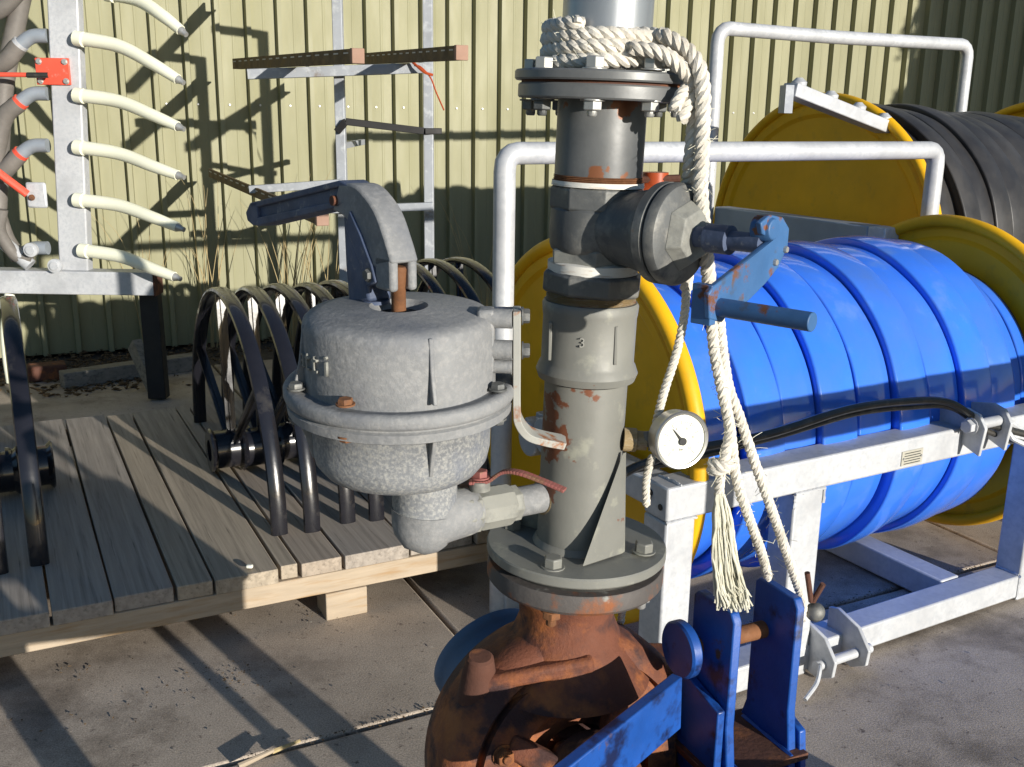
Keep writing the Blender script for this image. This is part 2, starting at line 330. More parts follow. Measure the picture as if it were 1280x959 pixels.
# ---------------------------------------------------------------- timber platform with planks
def pallet(name, org, label, ext, wd, nb, seed, wid):
    """org = front right corner, planks run back along JB"""
    rnd = random.Random(seed); t = thing(name, org, label, 'pallet')
    a = -ext; k = 0; zt = .2
    while a < 0:
        w_ = min(wid[k % len(wid)], -a) if a+wid[k % len(wid)] > -.03 else wid[k % len(wid)]
        l0 = rnd.uniform(-.012, .01); l1 = wd+rnd.uniform(-.02, .02); b = B()
        th = .045+rnd.uniform(-.002, .001)
        b.box(V((0, 0, 0)), l1-l0, w_-.007-rnd.uniform(0, .004), th, V((0, 1, 0)), V((1, 0, 0)))
        o = obj('plank', b, rnd.choice(MT['woods']), t, bevel=.0025)
        me = o.data
        for vv in me.vertices: vv.co += V(org)
        c = JD*(a+w_/2)+JB*((l0+l1)/2)+V((0, 0, zt-th/2+rnd.uniform(-.002, .002)-org[2])); o.location = c
        o.rotation_euler = (rnd.uniform(-.001, .001), rnd.uniform(-.004, .004), JA+rnd.uniform(-.003, .003))
        a += w_; k += 1
    for y in (.0, wd*.5, wd-.05):
        b = B(); c = V(org)*1+JD*(-ext/2)+JB*(y+.03); c.z = .154-.0325
        b.box(c, ext-.004, .06, .065, JD, JB); obj('stringer', b, MT['woodf'], t, bevel=.003)
        x = -.555
        while x > -ext:
            b = B(); c = V(org)+JD*x+JB*(y+.045); c.z = .044; b.box(c, .13, .1, .088, JD, JB); obj('block', b, MT['woodf'], t, bevel=.003)
            x -= 2.05
    return t
PC = V((-.108, 3.047, 0))+JD*.12
pal = pallet('wooden_pallet', PC, 'wide weathered plank platform in the left foreground carrying the black half wheels', 2.75, 1.85, 3, 3, [0.19, 0.16, 0.2, 0.16, 0.18, 0.16, 0.17, 0.159, 0.159, 0.165, 0.106, 0.188, 0.059, 0.132, 0.215, 0.221, 0.126])
pal2 = pallet('wooden_pallet', V((-.108, 3.047, 0))+JD*1.3+JB*.62, 'smaller plank pallet behind the grey pot and the yellow reel', 1.1, 1.4, 3, 5, [.14, .12, .15])

# ---------------------------------------------------------------- black half wheels
def half_wheel(mid, R, label, group, hub=.12):
    """a D shaped black wheel half standing on its flat side, plane along JB"""
    t = thing('half_wheel', mid, label, 'wheel half', group); z = mid.z
    ring = B(); n = 40
    pts = [mid+JB*(R-.02)*math.cos(math.pi*k/n)+V((0, 0, .0+(R-.02)*math.sin(math.pi*k/n))) for k in range(n+1)]
    vs = []; wv, tv = .027, .0145
    for k, p in enumerate(pts):
        a = math.pi*k/n; rad = JB*math.cos(a)+V((0, 0, math.sin(a)))
        for q_ in range(12):
            tq_ = 2*math.pi*q_/12; vs.append(p+JD*(math.copysign(abs(math.cos(tq_))**.75, math.cos(tq_))*wv)+rad*(math.copysign(abs(math.sin(tq_))**.75, math.sin(tq_))*tv))
    fs = []
    for k in range(n):
        for i in range(12): fs.append((k*12+i, k*12+(i+1) % 12, (k+1)*12+(i+1) % 12, (k+1)*12+i))
    fs += [tuple(range(12)), tuple(n*12+i for i in range(12))[::-1]]; ring.add(vs, fs); obj('rim', ring, MT['black'], t)
    h = B(); c = mid+V((0, 0, .085)); h.lathe([(.04, -hub), (.078, -hub), (.084, -hub+.006), (.07, -hub+.02), (.07, hub*.5), (.078, hub*.5+.01), (.078, hub*.5+.02), (.04, hub*.5+.02), (.04, -hub)], c, JD, 36); obj('hub', h, MT['black'], t)
    for deg in (32, 84, 138):
        a = R_(deg); rad = JB*math.cos(a)+V((0, 0, math.sin(a))); s = B()
        end = mid+rad*(R-.03); st = c+(end-c).normalized()*.068
        s.beam(st, end, .012, .034, upv=JD); s_ = B()
        d, sd, u = frame_of(end-st, JD); s.box((st+end)/2+sd*.0, (end-st).length, .03, .008, d, sd, u)
        obj('spoke', s, MT['black'], t)
    return t
HM = V((-1.03, 3.6, .2)); names = ['nearest the bare planks, shiny hub in front', 'second from the bare planks', 'third from the bare planks', 'fourth from the bare planks', 'fifth from the bare planks, behind the grey pot', 'last of the row, behind the grey pot']
hw0 = None
for k in range(6):
    lab = 'black half wheel standing on the planks, '+names[k]
    if hw0 is None: hw0 = half_wheel(HM, .685, lab, 'black half wheels in a row on the plank platform', .085); hw0.rotation_euler = (0, 0, .0); continue
    o = copy_tree(hw0); o['label'] = lab; o.location = HM+JD*(.108*k)+JB*(-.02 if k % 2 else .0); o.rotation_euler = (0, 0, (-1)**k*.012)
for k, lab in enumerate(('on the rear pallet, leftmost of its three', 'on the rear pallet, middle of its three', 'on the rear pallet, nearest the yellow disc')):
    o = copy_tree(hw0); o['label'] = 'black half wheel '+lab; o['group'] = 'black half wheels on the rear pallet'
    o.location = V((-.108, 3.047, .2))+JD*(.3+.13*k)+JB*1.33; o.rotation_euler = (0, 0, .01*k)
g1 = G(50, 706, .2); g0 = G(8, 716, .2)
for k, (g, lab) in enumerate(((g1, 'black half wheel at the left picture edge, inner one of the pair'), (g0+JD*-.02, 'black half wheel at the left picture edge, outer one of the pair'))):
    o = copy_tree(hw0); o['label'] = lab; o['group'] = 'pair of black half wheels at the left edge'
    o.location = V((g.x, g.y, .2))+JB*.67; o.rotation_euler = (0, 0, math.pi)

# ---------------------------------------------------------------- slotted bars rack by the wall
rack = thing('bar_rack', W(470, 340, 5.4)*V((1, 1, 0)) if False else V((W(470, 340, 5.4).x, 5.4, 0)), 'tall galvanised ladder rack standing in front of the ribbed wall', 'rack')
p1 = W(427, 200, 5.4); p2 = W(536, 200, 5.45); p1.z = p2.z = 0
zt1 = W(413, -14, 5.4).z; zt2 = W(528, -62, 5.45).z
for p, z in ((p1, zt1), (p2, zt2)):
    b = B(); b.beam(p, p+V((0, 0, z)), .05, .05, upv=V((0, 1, 0))); obj('post', b, MT['galvold'], rack, bevel=.004)
    b = B(); b.box(p+V((0, 0, .006)), .16, .16, .012); obj('foot_plate', b, MT['galvold'], rack)
for (a, c, wd) in (((310, 93), (530, 85), .05), ((312, 237), (428, 229), .04), ((404, 262), (541, 258), .04)):
    A_ = W(*a, 5.33); C_ = W(*c, 5.35); b = B(); b.beam(A_, C_, .04, wd); obj('crossbar', b, MT['galvold'], rack, bevel=.003)
pa = W(432, 152, 5.36); pb = W(530, 164, 5.4)
b = B(); b.beam(pa, pb, .02, .035); b.beam(pa, W(421, 165, 5.37), .02, .035); b.beam(pb, W(551, 164, 5.45), .03, .03); obj('handle_bar', b, MT['leg'], rack, bevel=.003)
for z, p in ((zt1-.02, p1), (zt2-.02, p2)):
    b = B(); b.beam(p+V((-.025, 0, z)), p+V((-.36, -.02, z+.0)), .045, .045); obj('side_arm', b, MT['galvold'], rack, bevel=.003)
for z in (1.32, .95):
    b = B(); b.beam(p1+V((-.025, 0, z)), p1+V((-.42, -.02, z-.01)), .03, .03) if False else b.beam(p1+V((.0, .03, z)), p1+V((0, .75, z)), .03, .03)
    obj('wall_stay', b, MT['galvold'], rack)
def slotted(near, far, h, label, yn, yf):
    a = W(*near, yn); c = W(*far, yf); t = thing('slotted_bar', (a+c)/2, label, 'steel bar', 'brown slotted bars lying across the rack')
    d, sd, u = frame_of(c-a); b = B()
    th = h
    b.box((a+c)/2, (c-a).length, .012, th, d, sd, u); b.box((a+c)/2+sd*.0-u*(th/2-.004)+sd*.02, (c-a).length, .05, .008, d, sd, u)
    obj('angle_section', b, MT['bar'], t)
    e = B(); e.box(a-d*.01+sd*.012, .03, .055, th*1.05, d, sd, u); obj('end_block', e, MT['pink'], t, bevel=.003)
    n = 16; s = B(); q0_ = a.lerp(c, .6/n)+u*(th*.22); s.box(q0_, (c-a).length/n*.45, .0145, .006, d, sd, u)
    first = obj('slot', s, MT['galv'], t)
    for k in range(1, n): like(first, (c-a)*(k/n))
    return t
slotted((442, 70), (292, 80), .058, 'upper left brown slotted bar with pink cut end, on the rack', 4.45, 6.3)
slotted((572, 66), (447, 74), .058, 'upper right brown slotted bar whose pink end sticks past the rack', 4.5, 6.15)
slotted((455, -42), (296, -14), .058, 'highest brown slotted bar of the rack, just above the picture edge', 4.45, 6.3)
slotted((398, 274), (262, 216), .05, 'lowest brown slotted bar sloping down to a pink end behind the grey lever', 4.4, 6.3)
b = B(); tw = catmull([W(518, 82, 5.3), W(526, 84, 5.28), W(538, 97, 5.28), W(545, 115, 5.28), W(555, 138, 5.28)], 6); b.tube(tw, .004, 6)
b.tube(catmull([W(516, 78, 5.3), W(530, 90, 5.27), W(541, 94, 5.28)], 6), .007, 6)
tag(obj('twine', b, MT['orange'], origin=W(530, 84, 5.3)), 'short orange twine dangling from the right post of the rack', 'twine')

# ---------------------------------------------------------------- nozzle boom at the left
YB = 5.2
boom = thing('spray_boom', V((W(78, 340, YB).x, YB, 0)), 'galvanised boom at left with pale nozzle hoses and red clamp', 'farm machine')
pb0 = W(79, 338, YB); ptop = W(77, -60, YB); ptop.x = pb0.x+.0
xs = W(79, 170, YB).x
b = B(); b.beam(V((xs+.002, YB, pb0.z)), V((W(79, -60, YB).x, YB, ptop.z)), .148, .07, upv=V((0, 1, 0))); obj('mast', b, MT['galv'], boom, bevel=.008)
ba = W(-120, 360, YB-.02); bb = W(196, 346, YB-.02); bb.z = W(100, 351, YB).z; ba.z = bb.z
b = B(); b.beam(ba, bb, .12, .118); obj('cross_beam', b, MT['galv'], boom, bevel=.006)
b = B(); b.box(bb+V((.004, 0, 0)), .006, .124, .122); obj('end_plate', b, MT['rustdk'], boom)
lg = G(204, 497); b = B(); lx = W(192, 400, YB+.05).x
b.beam(V((lx, YB+.03, bb.z-.06)), V((lx+.005, YB+.03, .01)), .095, .07, upv=V((0, 1, 0))); obj('leg', b, MT['leg'], boom, bevel=.004)
b = B(); b.beam(W(168, 430, 5.5), G(200, 497)+V((-.06, .1, .02)), .05, .09); obj('brace', b, MT['timber'], boom)
b = B(); b.box(V((xs, YB-.045, W(78, 90, YB).z)), .165, .012, .125); cl = obj('clamp_plate', b, MT['red'], boom, bevel=.004)
for dx in (-.062, .062):
    for dz in (-.045, .045):
        b = B(); b.bolt(V((xs+dx, YB-.051, W(78, 90, YB).z+dz)), (0, -1, 0), .012, .01); obj('bolt', b, MT['zinc'], cl)
b = B(); b.tube([W(60, 94, YB-.1), W(-30, 93, YB-.12)], .011, 10); obj('red_rod', b, MT['red'], boom)
b = B(); b.tube([W(60, 94, YB-.1), W(34, 94, YB-.11)], .013, 10); obj('rod_sleeve', b, MT['rubber'], boom)
b = B(); b.tube([W(34, 243, YB-.12), W(-30, 195, YB-.2)], .02, 10); obj('red_strut', b, MT['red'], boom)
b = B(); b.box(W(46, 244, YB-.08), .1, .02, .125); lug = obj('lug_plate', b, MT['galv'], boom, bevel=.012)
b = B(); b.bolt(W(40, 247, YB-.1), (0, -1, 0), .012, .01); obj('bolt', b, MT['rustpin'], lug)
b = B(); b.tube([W(38, 332, YB-.05), W(-20, 282, YB-.05)], .035, 12); obj('diagonal_tube', b, MT['galv'], boom)
for (x, y) in ((40, 312), (70, 332)):
    b = B(); b.lathe([(.035, 0), (.035, .02), (.02, .022), (.02, .03)], W(x, y, YB-.1), (0, -1, 0), 20); obj('bolt_head', b, MT['galv'], boom)
nz = [(-30, -25), (50, 0), (118, 158), (183, 220), (250, 285), (314, 347)]
hs = None
nzr = random.Random(5)
def nozzle_at(x0, y0, x1, y1):
    j = nzr.uniform(-5, 5); b = B(); a = W(x0, y0, YB-.05); e = W(x1, y1, YB-.25); m1 = W(x0+(x1-x0)*.4, y0+(y1-y0)*.17+j*.5, YB-.11); m2 = W(x0+(x1-x0)*.75, y0+(y1-y0)*.6+j*.7, YB-.2)
    P = catmull([a, m1, m2, e], 8); n = len(P); rr = [.033-.009*(k/(n-1))**2 for k in range(n)]; b.tube(P, rr, 14); h = obj('nozzle_hose', b, MT['hosew'], boom)
    d = (P[-1]-P[-3]).normalized(); t = B(); t.lathe([(.0215, 0), (.017, .022), (.013, .03), (.012, .045)], e-d*.006, d, 14); obj('nozzle_tip', t, MT['zinc'], h)
    c = B(); c.lathe([(.036, 0), (.036, .045), (.03, .048)], a-V((.02, 0, 0)), (P[2]-P[0]), 16); obj('hose_clip', c, MT['hosew'], h)
for (x0, y0, x1, y1) in ((138, -8, 226, 38), (100, 48, 222, 99), (100, 119, 222, 158), (100, 184, 222, 219), (100, 250, 222, 284), (106, 313, 218, 346), (97, -75, 222, -25)): nozzle_at(x0, y0, x1, y1)
for k, (y, hx, hy) in enumerate(((45, -25, 85), (117, -8, 215), (182, -15, 235), (310, -20, 200), (-25, -20, 20))):
    b = B(); a = W(60, y, YB); b.tube(catmull([a, W(40, y+1, YB), W(24, y+12, YB)], 6), .034, 14); el = obj('elbow', b, MT['galvblue'], boom)
    b = B(); d = W(20, y+16, YB)-W(27, y+9, YB); b.lathe([(.04, 0), (.04, .022)], W(27, y+9, YB), d, 16); obj('collar', b, MT['red'] if k in (1, 2) else MT['galv'], el)
    b = B(); b.tube(catmull([W(24, y+12, YB), W(4, y+34 if y < 300 else y-20, YB), W(hx, hy, YB)], 8), .042, 14); obj('feed_hose', b, MT['hoseg'], boom)
b = B(); b.tube(catmull([W(35, -40, YB+.05), W(20, 30, YB+.05), W(4, 120, YB+.05), W(-3, 260, YB)], 8), .045, 14); obj('feed_hose', b, MT['hoseg'], boom)
b = B(); b.tube(catmull([W(2, 262, YB-.1), W(0, 290, YB-.1), W(20, 320, YB-.06), W(40, 322, YB-.05)], 8), .03, 12); obj('feed_hose', b, MT['hoseg'], boom)
b = B(); b.tube(catmull([W(12, 368, YB-.15), W(7, 410, YB-.2), W(9, 445, YB-.2), W(14, 478, YB-.2)], 8), [.034]*25 if False else .024, 12); obj('nozzle_hose', b, MT['hosew'], boom)

# ---------------------------------------------------------------- hose reels
RA = R_(30); A = V((math.cos(RA), math.sin(RA), 0)); N = V((A.y, -A.x, 0)); ZZ = V((0, 0, 1))
def disc(b, c, R, sgn):
    """thin dished flange with a rolled rim; sgn: which way is outside"""
    prof = [(.03, 0), (R*.3, 0), (R*.6, 0), (R*.84, 0), (R*.86, 0), (R*.885, sgn*.012), (R*.93, sgn*.014), (R*.965, 0), (R*.99, sgn*.0)]
    rim = [(R*.985+.022*math.cos(t), .024*math.sin(t)) for t in [2*math.pi*k/16 for k in range(17)]]
    b.lathe(prof[:-1]+[(R*.965, -sgn*.004)]+[(p[0], p[1]-sgn*.004) for p in prof[-3::-1]]+[prof[0]], c, A, 128)
    rim[-1] = rim[0]; return rim
def reel(name, C1, L, R, label, zb, s_left, s_right, t_back, t_front, hoop, zbeam, tb=.09, mid=None, full=True):
    c0 = V((C1.x, C1.y, 0)); t = thing(name, c0, label, 'hose reel')
    def F(s, tt, z): return c0+A*s+N*tt+V((0, 0, z))
    for k, s in enumerate((0, L)):
        b = B(); rim = disc(b, c0+A*s+V((0, 0, C1.z)), R, -1 if k == 0 else 1); fd = obj('flange_disc', b, MT['yellow'], t, smooth=0)
        b = B(); b.lathe(rim, c0+A*s+V((0, 0, C1.z)), A, 110); obj('rolled_rim', b, MT['yellow'], fd, smooth=60)
    b = B(); b.lathe([(.12, .01), (.12, L-.01)], c0+V((0, 0, C1.z)), A, 40); obj('drum', b, MT['yellow'], t)
    b = B(); b.lathe([(.028, s_left+.02), (.028, s_right-.02)], c0+V((0, 0, C1.z)), A, 20); obj('axle', b, MT['galvblue'], t)
    return t, F, c0
# --- blue reel
C1 = V((.192, 2.836, .612)); LB = 1.55
r1, F, c0 = reel('hose_reel', C1, LB, .55, 'hose reel with yellow discs and galvanised frame holding the blue hose', 0, -.16, 1.65, -.165, .565, 1.39, .6)
tb = .09; tf = .565-tb/2
def beam(nm, F, p, q, wd, ht, par, m='galv', up_=ZZ, bev=.006): b = B(); b.beam(F(*p), F(*q), wd, ht, up_); return obj(nm, b, MT[m], par, bevel=bev)
beam('front_top_beam', F, (-.115, tf, .596), (1.62, tf, .596), tb, .088, r1)
for s in (-.07, 1.385): beam('post', F, (s, tf, .0), (s, tf, .551), .09, .09, r1, up_=N)
beam('mid_post', F, (.36, tf, .0), (.36, tf, .551), .105, .088, r1, up_=N)
beam('front_base_beam', F, (-.024, tf, .05), (1.339, tf, .05), .09, .076, r1)
beam('left_top_beam', F, (-.07, tf-tb/2, .60), (-.07, -.12, .60), .08, .07, r1)
beam('left_base_beam', F, (-.07, tf-tb/2, .05), (-.07, -.12, .05), .08, .08, r1)
beam('right_top_beam', F, (1.66, tf, .60), (1.66, -.12, .60), .08, .07, r1)
beam('right_base_beam', F, (1.12, tf-.046, .05), (1.12, -.6, .05), .085, .085, r1)
beam('strut', F, (1.12, .05, .093), (1.12, .05, .42), .05, .05, r1, up_=N)
beam('rear_base_beam', F, (-.16, -.165, .05), (1.62, -.165, .05), .08, .078, r1)
# hoop
b = B(); hz = 1.39; P = [F(-.16, -.165, 0), F(-.16, -.165, .6), F(-.16, -.165, hz-.05)]
P += [F(-.16+.04*(1-math.cos(a)), -.165, hz-.04+.04*math.sin(a)) for a in (.4, .8, 1.2, 1.57)]
P += [F(.7, -.165, hz)]+[F(1.63-.04*(1-math.cos(a)), -.165, hz-.04+.04*math.sin(a)) for a in (1.57, 1.2, .8, .4)]+[F(1.63, -.165, hz-.05), F(1.63, -.165, .6), F(1.63, -.165, 0)]
b.tube(P, .031, 20); obj('hoop', b, MT['galv'], r1)
# left bearing and dull fittings
b = B(); b.box(F(-.07, .02, .655), .11, .1, .012, A, N); b.box(F(-.07, 0, .625), .09, .14, .03, A, N)
b.tube([F(-.17, 0, .61), F(-.02, 0, .61)], .05, 18); b.box(F(-.07, 0, .61), .05, .16, .1, A, N); obj('bearing', b, MT['galvblue'], r1, bevel=.004)
b = B(); b.lathe([(.05, 0), (.05, .04), (.03, .045), (.03, .12)], F(-.2, .13, .66), A, 18); b.box(F(-.13, .22, .64), .16, .16, .012, A, N); b.tube([F(-.1, .3, .655), F(-.1, .3, .72)], .018, 12); b.tube([F(-.17, .24, .655), F(-.17, .24, .70)], .015, 12); obj('drive_gear', b, MT['galvblue'], r1, bevel=.003)
b = B(); b.lathe([(.005, 0), (.005, .002)], F(-.118, tf-.02, .6), -A, 10)
for tt, zz in ((tf-.02, .61), (tf+.02, .585)): b.lathe([(.008, 0), (.008, .0022)], F(-.115, tt, zz), -A, 12)
obj('hole_shade', b, MT['ink'], r1)  # black discs painted for the shade in the drilled holes
# clevis brackets on the top beam, data plate, lower hitch plates
def clevis(s, z, par, size=1.):
    pts = [(-.03, -.02), (.09, -.02), (.1, .03), (.075, .085), (.03, .1), (-.0, .085)]
    for k, ds in enumerate((-.045, .035)):
        b = B(); b.prism([F(s+ds, tf+.05-.0+q[0]*size, z+q[1]*size) for q in pts], A*.012); obj('clevis_plate', b, MT['galv'], par, bevel=.002)
    b = B(); b.tube([F(s-.065, tf+.085, z+.045), F(s+.075, tf+.085, z+.045)], .014*size, 14); b.bolt(F(s-.06, tf+.085, z+.045), -A, .022, .014); obj('clevis_pin', b, MT['galv'], par)
clv = [(-.055, -.06), (.055, -.06), (.075, .02), (.05, .06), (-.0, .068), (-.055, .03)]
for s in (.955, 1.07):
    b = B(); q0 = F(s, tf+.03, .655)
    pts = [(-.1, -.02), (.075, -.085), (.085, .0), (.06, .035), (.02, .045), (-.1, .02)]
    b.prism([q0+N*p[0]+ZZ*p[1] for p in pts], A*.012); obj('clevis_plate', b, MT['galv'], r1, bevel=.002)
b = B(); b.tube([F(.93, tf+.075, .655), F(1.1, tf+.075, .655)], .016, 14); b.bolt(F(.945, tf+.075, .655), -A, .02, .02); obj('clevis_pin', b, MT['galv'], r1)
b = B(); b.tube([F(1.09, tf+.08, .64), F(1.11, tf+.1, .60), F(1.16, tf+.12, .575)], .008, 8); b.tube([F(1.1, tf+.06, .66), F(1.2, tf+.07, .60)], .01, 8); obj('lynch_pin', b, MT['galv'], r1)
b = B(); b.box(F(.745, tf+.0465, .585), .085, .003, .042, A, N); pl = obj('data_plate', b, MT['plate'], r1)
b = B()
for k in range(5): b.box(F(.745, tf+.0482, .599-.0075*k), .066, .0012, .0022, A, N)
obj('plate_print', b, MT['ink'], pl)
for s in (-.036, .036):
    b = B(); b.lathe([(.004, 0), (.003, .003)], F(.745+s, tf+.048, .585), N, 8); obj('rivet', b, MT['zinc'], pl)
for s in (.415, .545):
    b = B(); q0 = F(s, tf+.06, .05); pts = [(-.07, -.03), (.02, -.05), (.065, -.02), (.07, .03), (.03, .085), (-.04, .11), (-.07, .1)]
    b.prism([q0+N*p[0]*1.1+ZZ*p[1]*.95 for p in pts], A*.012); obj('hitch_plate', b, MT['galv'], r1, bevel=.002)
b = B(); b.tube([F(.39, tf+.095, .055), F(.60, tf+.095, .055)], .014, 14); b.bolt(F(.56, tf+.095, .055), A, .022, .014, .02, .012); obj('hitch_pin', b, MT['galv'], r1)
b = B(); b.tube(catmull([F(.40, tf+.1, .06), F(.385, tf+.115, .06), F(.36, tf+.13, .03), F(.3, tf+.15, .01)], 6), .006, 8); obj('pin_clip', b, MT['galv'], r1)
# weld beads at the joints of the blue hose frame
def weld(F, pts, par):
    rnd = random.Random(len(bpy.data.objects)); P = resample([F(*p) for p in pts], .006); b = B()
    b.tube([p+V((rnd.uniform(-.001, .001),)*3) for p in P], [rnd.uniform(.0035, .0058) for _ in P], 6); obj('weld_bead', b, MT['galv'], par)
tq = tf+.0462
for s_ in (.307, .413): weld(F, [(s_, tq-.002, .51), (s_, tq-.002, .549)], r1)
for a_, b_ in ((.307, .413), (-.115, -.025), (1.34, 1.43)): weld(F, [(a_, tq-.001, .5515), (b_, tq-.001, .5515)], r1)
for s_ in (-.024, 1.339): weld(F, [(s_, tq-.001, .012), (s_, tq-.001, .088)], r1); weld(F, [(s_, tq-.006, .089), (s_, tf-.04, .089)], r1)
weld(F, [(-.075, tq-.002, .64), (-.075, tf-.04, .6405)], r1)
# windings
def windings(name, c0, Z, specs, m, mg, label, cat, par_gap, tilt, th=.05):
    t = thing(name, c0+V((0, 0, Z)), label, cat)
    b = B(); b.lathe([(.13, par_gap[0]), (par_gap[2], par_gap[0]), (par_gap[2], par_gap[1]), (.13, par_gap[1])], c0+V((0, 0, Z)), A, 72); obj('inner_layers', b, mg, t)
    rnd = random.Random(4)
    for (s0_, s1_, R) in specs:
        wd = s1_-s0_-.007; h = th; prof = []
        n = 5; e = .0085
        sl_ = .0055*rnd.choice((1, 1, .2)); tl = tilt*(.35 if s0_ < .06 or s1_ > 1.5 else 1)
        prof += [(R-h, -wd/2+.004)]+[(R-e+e*math.sin(a), -wd/2+e-e*math.cos(a)) for a in [math.pi/2*k/n for k in range(n+1)]]
        prof += [(R+.003, -wd*.2), (R+.0045, 0), (R+.003, wd*.2)]
        prof += [(R-e+e*math.cos(a), wd/2-e+e*math.sin(a)) for a in [math.pi/2*k/n for k in range(n+1)]]+[(R-h, wd/2-.004)]
        prof = [(p_[0]-sl_*p_[1]/(wd/2), p_[1]) for p_ in prof]
        ax = (A+N*(tl+rnd.uniform(-.012, .012))+ZZ*(tl*.9+rnd.uniform(-.015, .015))).normalized()
        c = c0+A*((s0_+s1_)/2)+V((0, 0, Z)); bb_ = B(); bb_.lathe(prof+[prof[0]], c, ax, 110, ref=ZZ)
        # slight flat spots and sag so the rounds are not perfect circles
        ph = rnd.uniform(0, 6.28)
        for p in bb_.v:
            r = p-c; h_ = r.dot(A); q = r-A*h_; a = math.atan2(q.dot(ZZ), q.dot(N)); k = 1+.005*math.sin(3*a+ph)+.0025*math.sin(7*a+ph*2)+.0012*math.sin(13*a+ph+h_*40)
            nv = c+A*(h_+.004*math.sin(2*a+ph))+q*k; p.x, p.y, p.z = nv
        obj('winding', bb_, m, t, smooth=60)
    return t
windings('blue_hose', c0, .612, [(.03, .13, .40), (.115, .235, .45), (.23, .365, .485), (.365, .50, .474), (.50, .645, .496), (.645, .79, .478), (.79, .93, .5), (.93, 1.065, .482), (1.065, 1.20, .504), (1.20, 1.34, .486), (1.34, 1.455, .425), (1.455, 1.53, .40)],
         MT['bluehose'], MT['gap'], 'flat glossy blue hose wound in wide turns between two yellow discs', 'hose', (.02, 1.53, .39), .045)
# --- black reel
D1 = V((1.33, 4.56, .93)); LK = 1.55
r2, F2, d0 = reel('hose_reel', D1, LK, .66, 'taller hose reel near the wall with yellow discs and black hose', 0, -.38, 1.9, -.28, .6, 1.86, 1.05)
hz = 1.86; sl, sr = -.385, 1.25
b = B(); cr = .06
P = [F2(sl, -.28, 0), F2(sl, -.28, hz-cr)]+[F2(sl+cr*(1-math.cos(a)), -.28, hz-cr+cr*math.sin(a)) for a in (.4, .8, 1.2, 1.57)]+[F2(.3, -.28, hz-.006)]
P += [F2(sr-cr*(1-math.cos(a)), -.28, hz-cr+cr*math.sin(a)) for a in (1.57, 1.2, .8, .4)]+[F2(sr, -.28, hz-cr), F2(sr, -.28, 0)]
b.tube(P, .03, 20); obj('hoop', b, MT['galv'], r2)
beam('left_top_beam', F2, (sl+.05, -.24, 1.06), (sl+.05, .62, 1.06), .08, .1, r2, m='galvblue')
beam('left_post', F2, (sl+.05, .66, 0), (sl+.05, .66, 1.11), .08, .08, r2, up_=N)
beam('right_top_beam', F2, (1.9, -.3, 1.06), (1.9, .62, 1.06), .08, .1, r2)
for tt in (-.3, .66): beam('right_post', F2, (1.9, tt, 0), (1.9, tt, 1.0), .08, .08, r2, up_=N)
for tt in (-.28, .66): beam('base_beam', F2, (sl, tt, .05), (1.95, tt, .05), .078, .09, r2)
a_ = W(987, 112, 3.95); c_ = W(1112, 162, 4.3); b = B(); b.beam(a_, c_, .07, .05); br = obj('brake_arm', b, MT['galv'], r2, bevel=.004)
b = B(); b.box(a_+V((-.01, 0, -.035)), .03, .09, .1); obj('arm_stop', b, MT['galvold'], br)
for k in (.08, .38, .66, .93):
    b = B(); q = a_.lerp(c_, k)+V((0, 0, .025)); b.lathe([(.028, 0), (.03, .014), (.02, .022), (.012, .03)], q, (0, 0, 1), 12); obj('knob', b, MT['galv'], br)
windings('black_hose', d0, .93, [(.045, .14, .48), (.135, .25, .585), (.235, .35, .625), (.34, .45, .615), (.44, .56, .63), (.55, .68, .61), (.67, .80, .6), (.79, .94, .595), (.93, 1.08, .6), (1.07, 1.22, .59), (1.21, 1.36, .58), (1.35, 1.52, .575)],
         MT['blackhose'], MT['gapk'], 'flat black rubber hose wound on the taller reel near the wall', 'hose', (.02, 1.52, .5), .05)
# unseen frame added beyond the right edge so its bars shade the blue hose
r3 = thing('shade_frame', F(1.0, 1.62, 0), 'unseen galvanised frame added right of the picture to shade the blue hose', 'metal frame')
beam('top_beam', F, (-.12, 1.6, .915), (2.2, 1.6, .915), .08, .11, r3)
for s in (.25, 2.24):
    beam('post', F, (s, 1.6, 0), (s, 1.6, .95), .08, .08, r3, up_=N)
    beam('foot', F, (s, 1.645, .04), (s, 2.1, .04), .08, .08, r3)
beam('tie_bar', F, (.25, 2.0, .04), (2.2, 2.0, .04), .06, .06, r3)
# cables across the blue reel
b = B(); b.tube(catmull([W(770, 598, 2.1), W(800, 582, 2.15), W(860, 563, 2.2), W(960, 543, 2.32), (W(1060, 512, 2.5)), W(1130, 502, 2.65), W(1185, 503, 2.75), W(1230, 528, 2.83), W(1290, 545, 2.9)], 10), .0105, 10)
tag(obj('black_cable', b, MT['rubber'], origin=W(960, 543, 2.3)), 'upper black rubber line running from behind the gauge to the clevis', 'cable')
b = B(); b.tube(catmull([W(768, 590, 2.14), W(800, 586, 2.19), W(880, 569, 2.25), W(980, 543, 2.37), (W(1070, 517, 2.55)), W(1140, 509, 2.7), W(1190, 510, 2.79), W(1236, 540, 2.85), W(1290, 556, 2.93)], 10), .008, 10)
tag(obj('black_cable', b, MT['rubber'], origin=W(980, 543, 2.3)), 'thinner black rubber line just below the thicker one over the blue hose', 'cable')
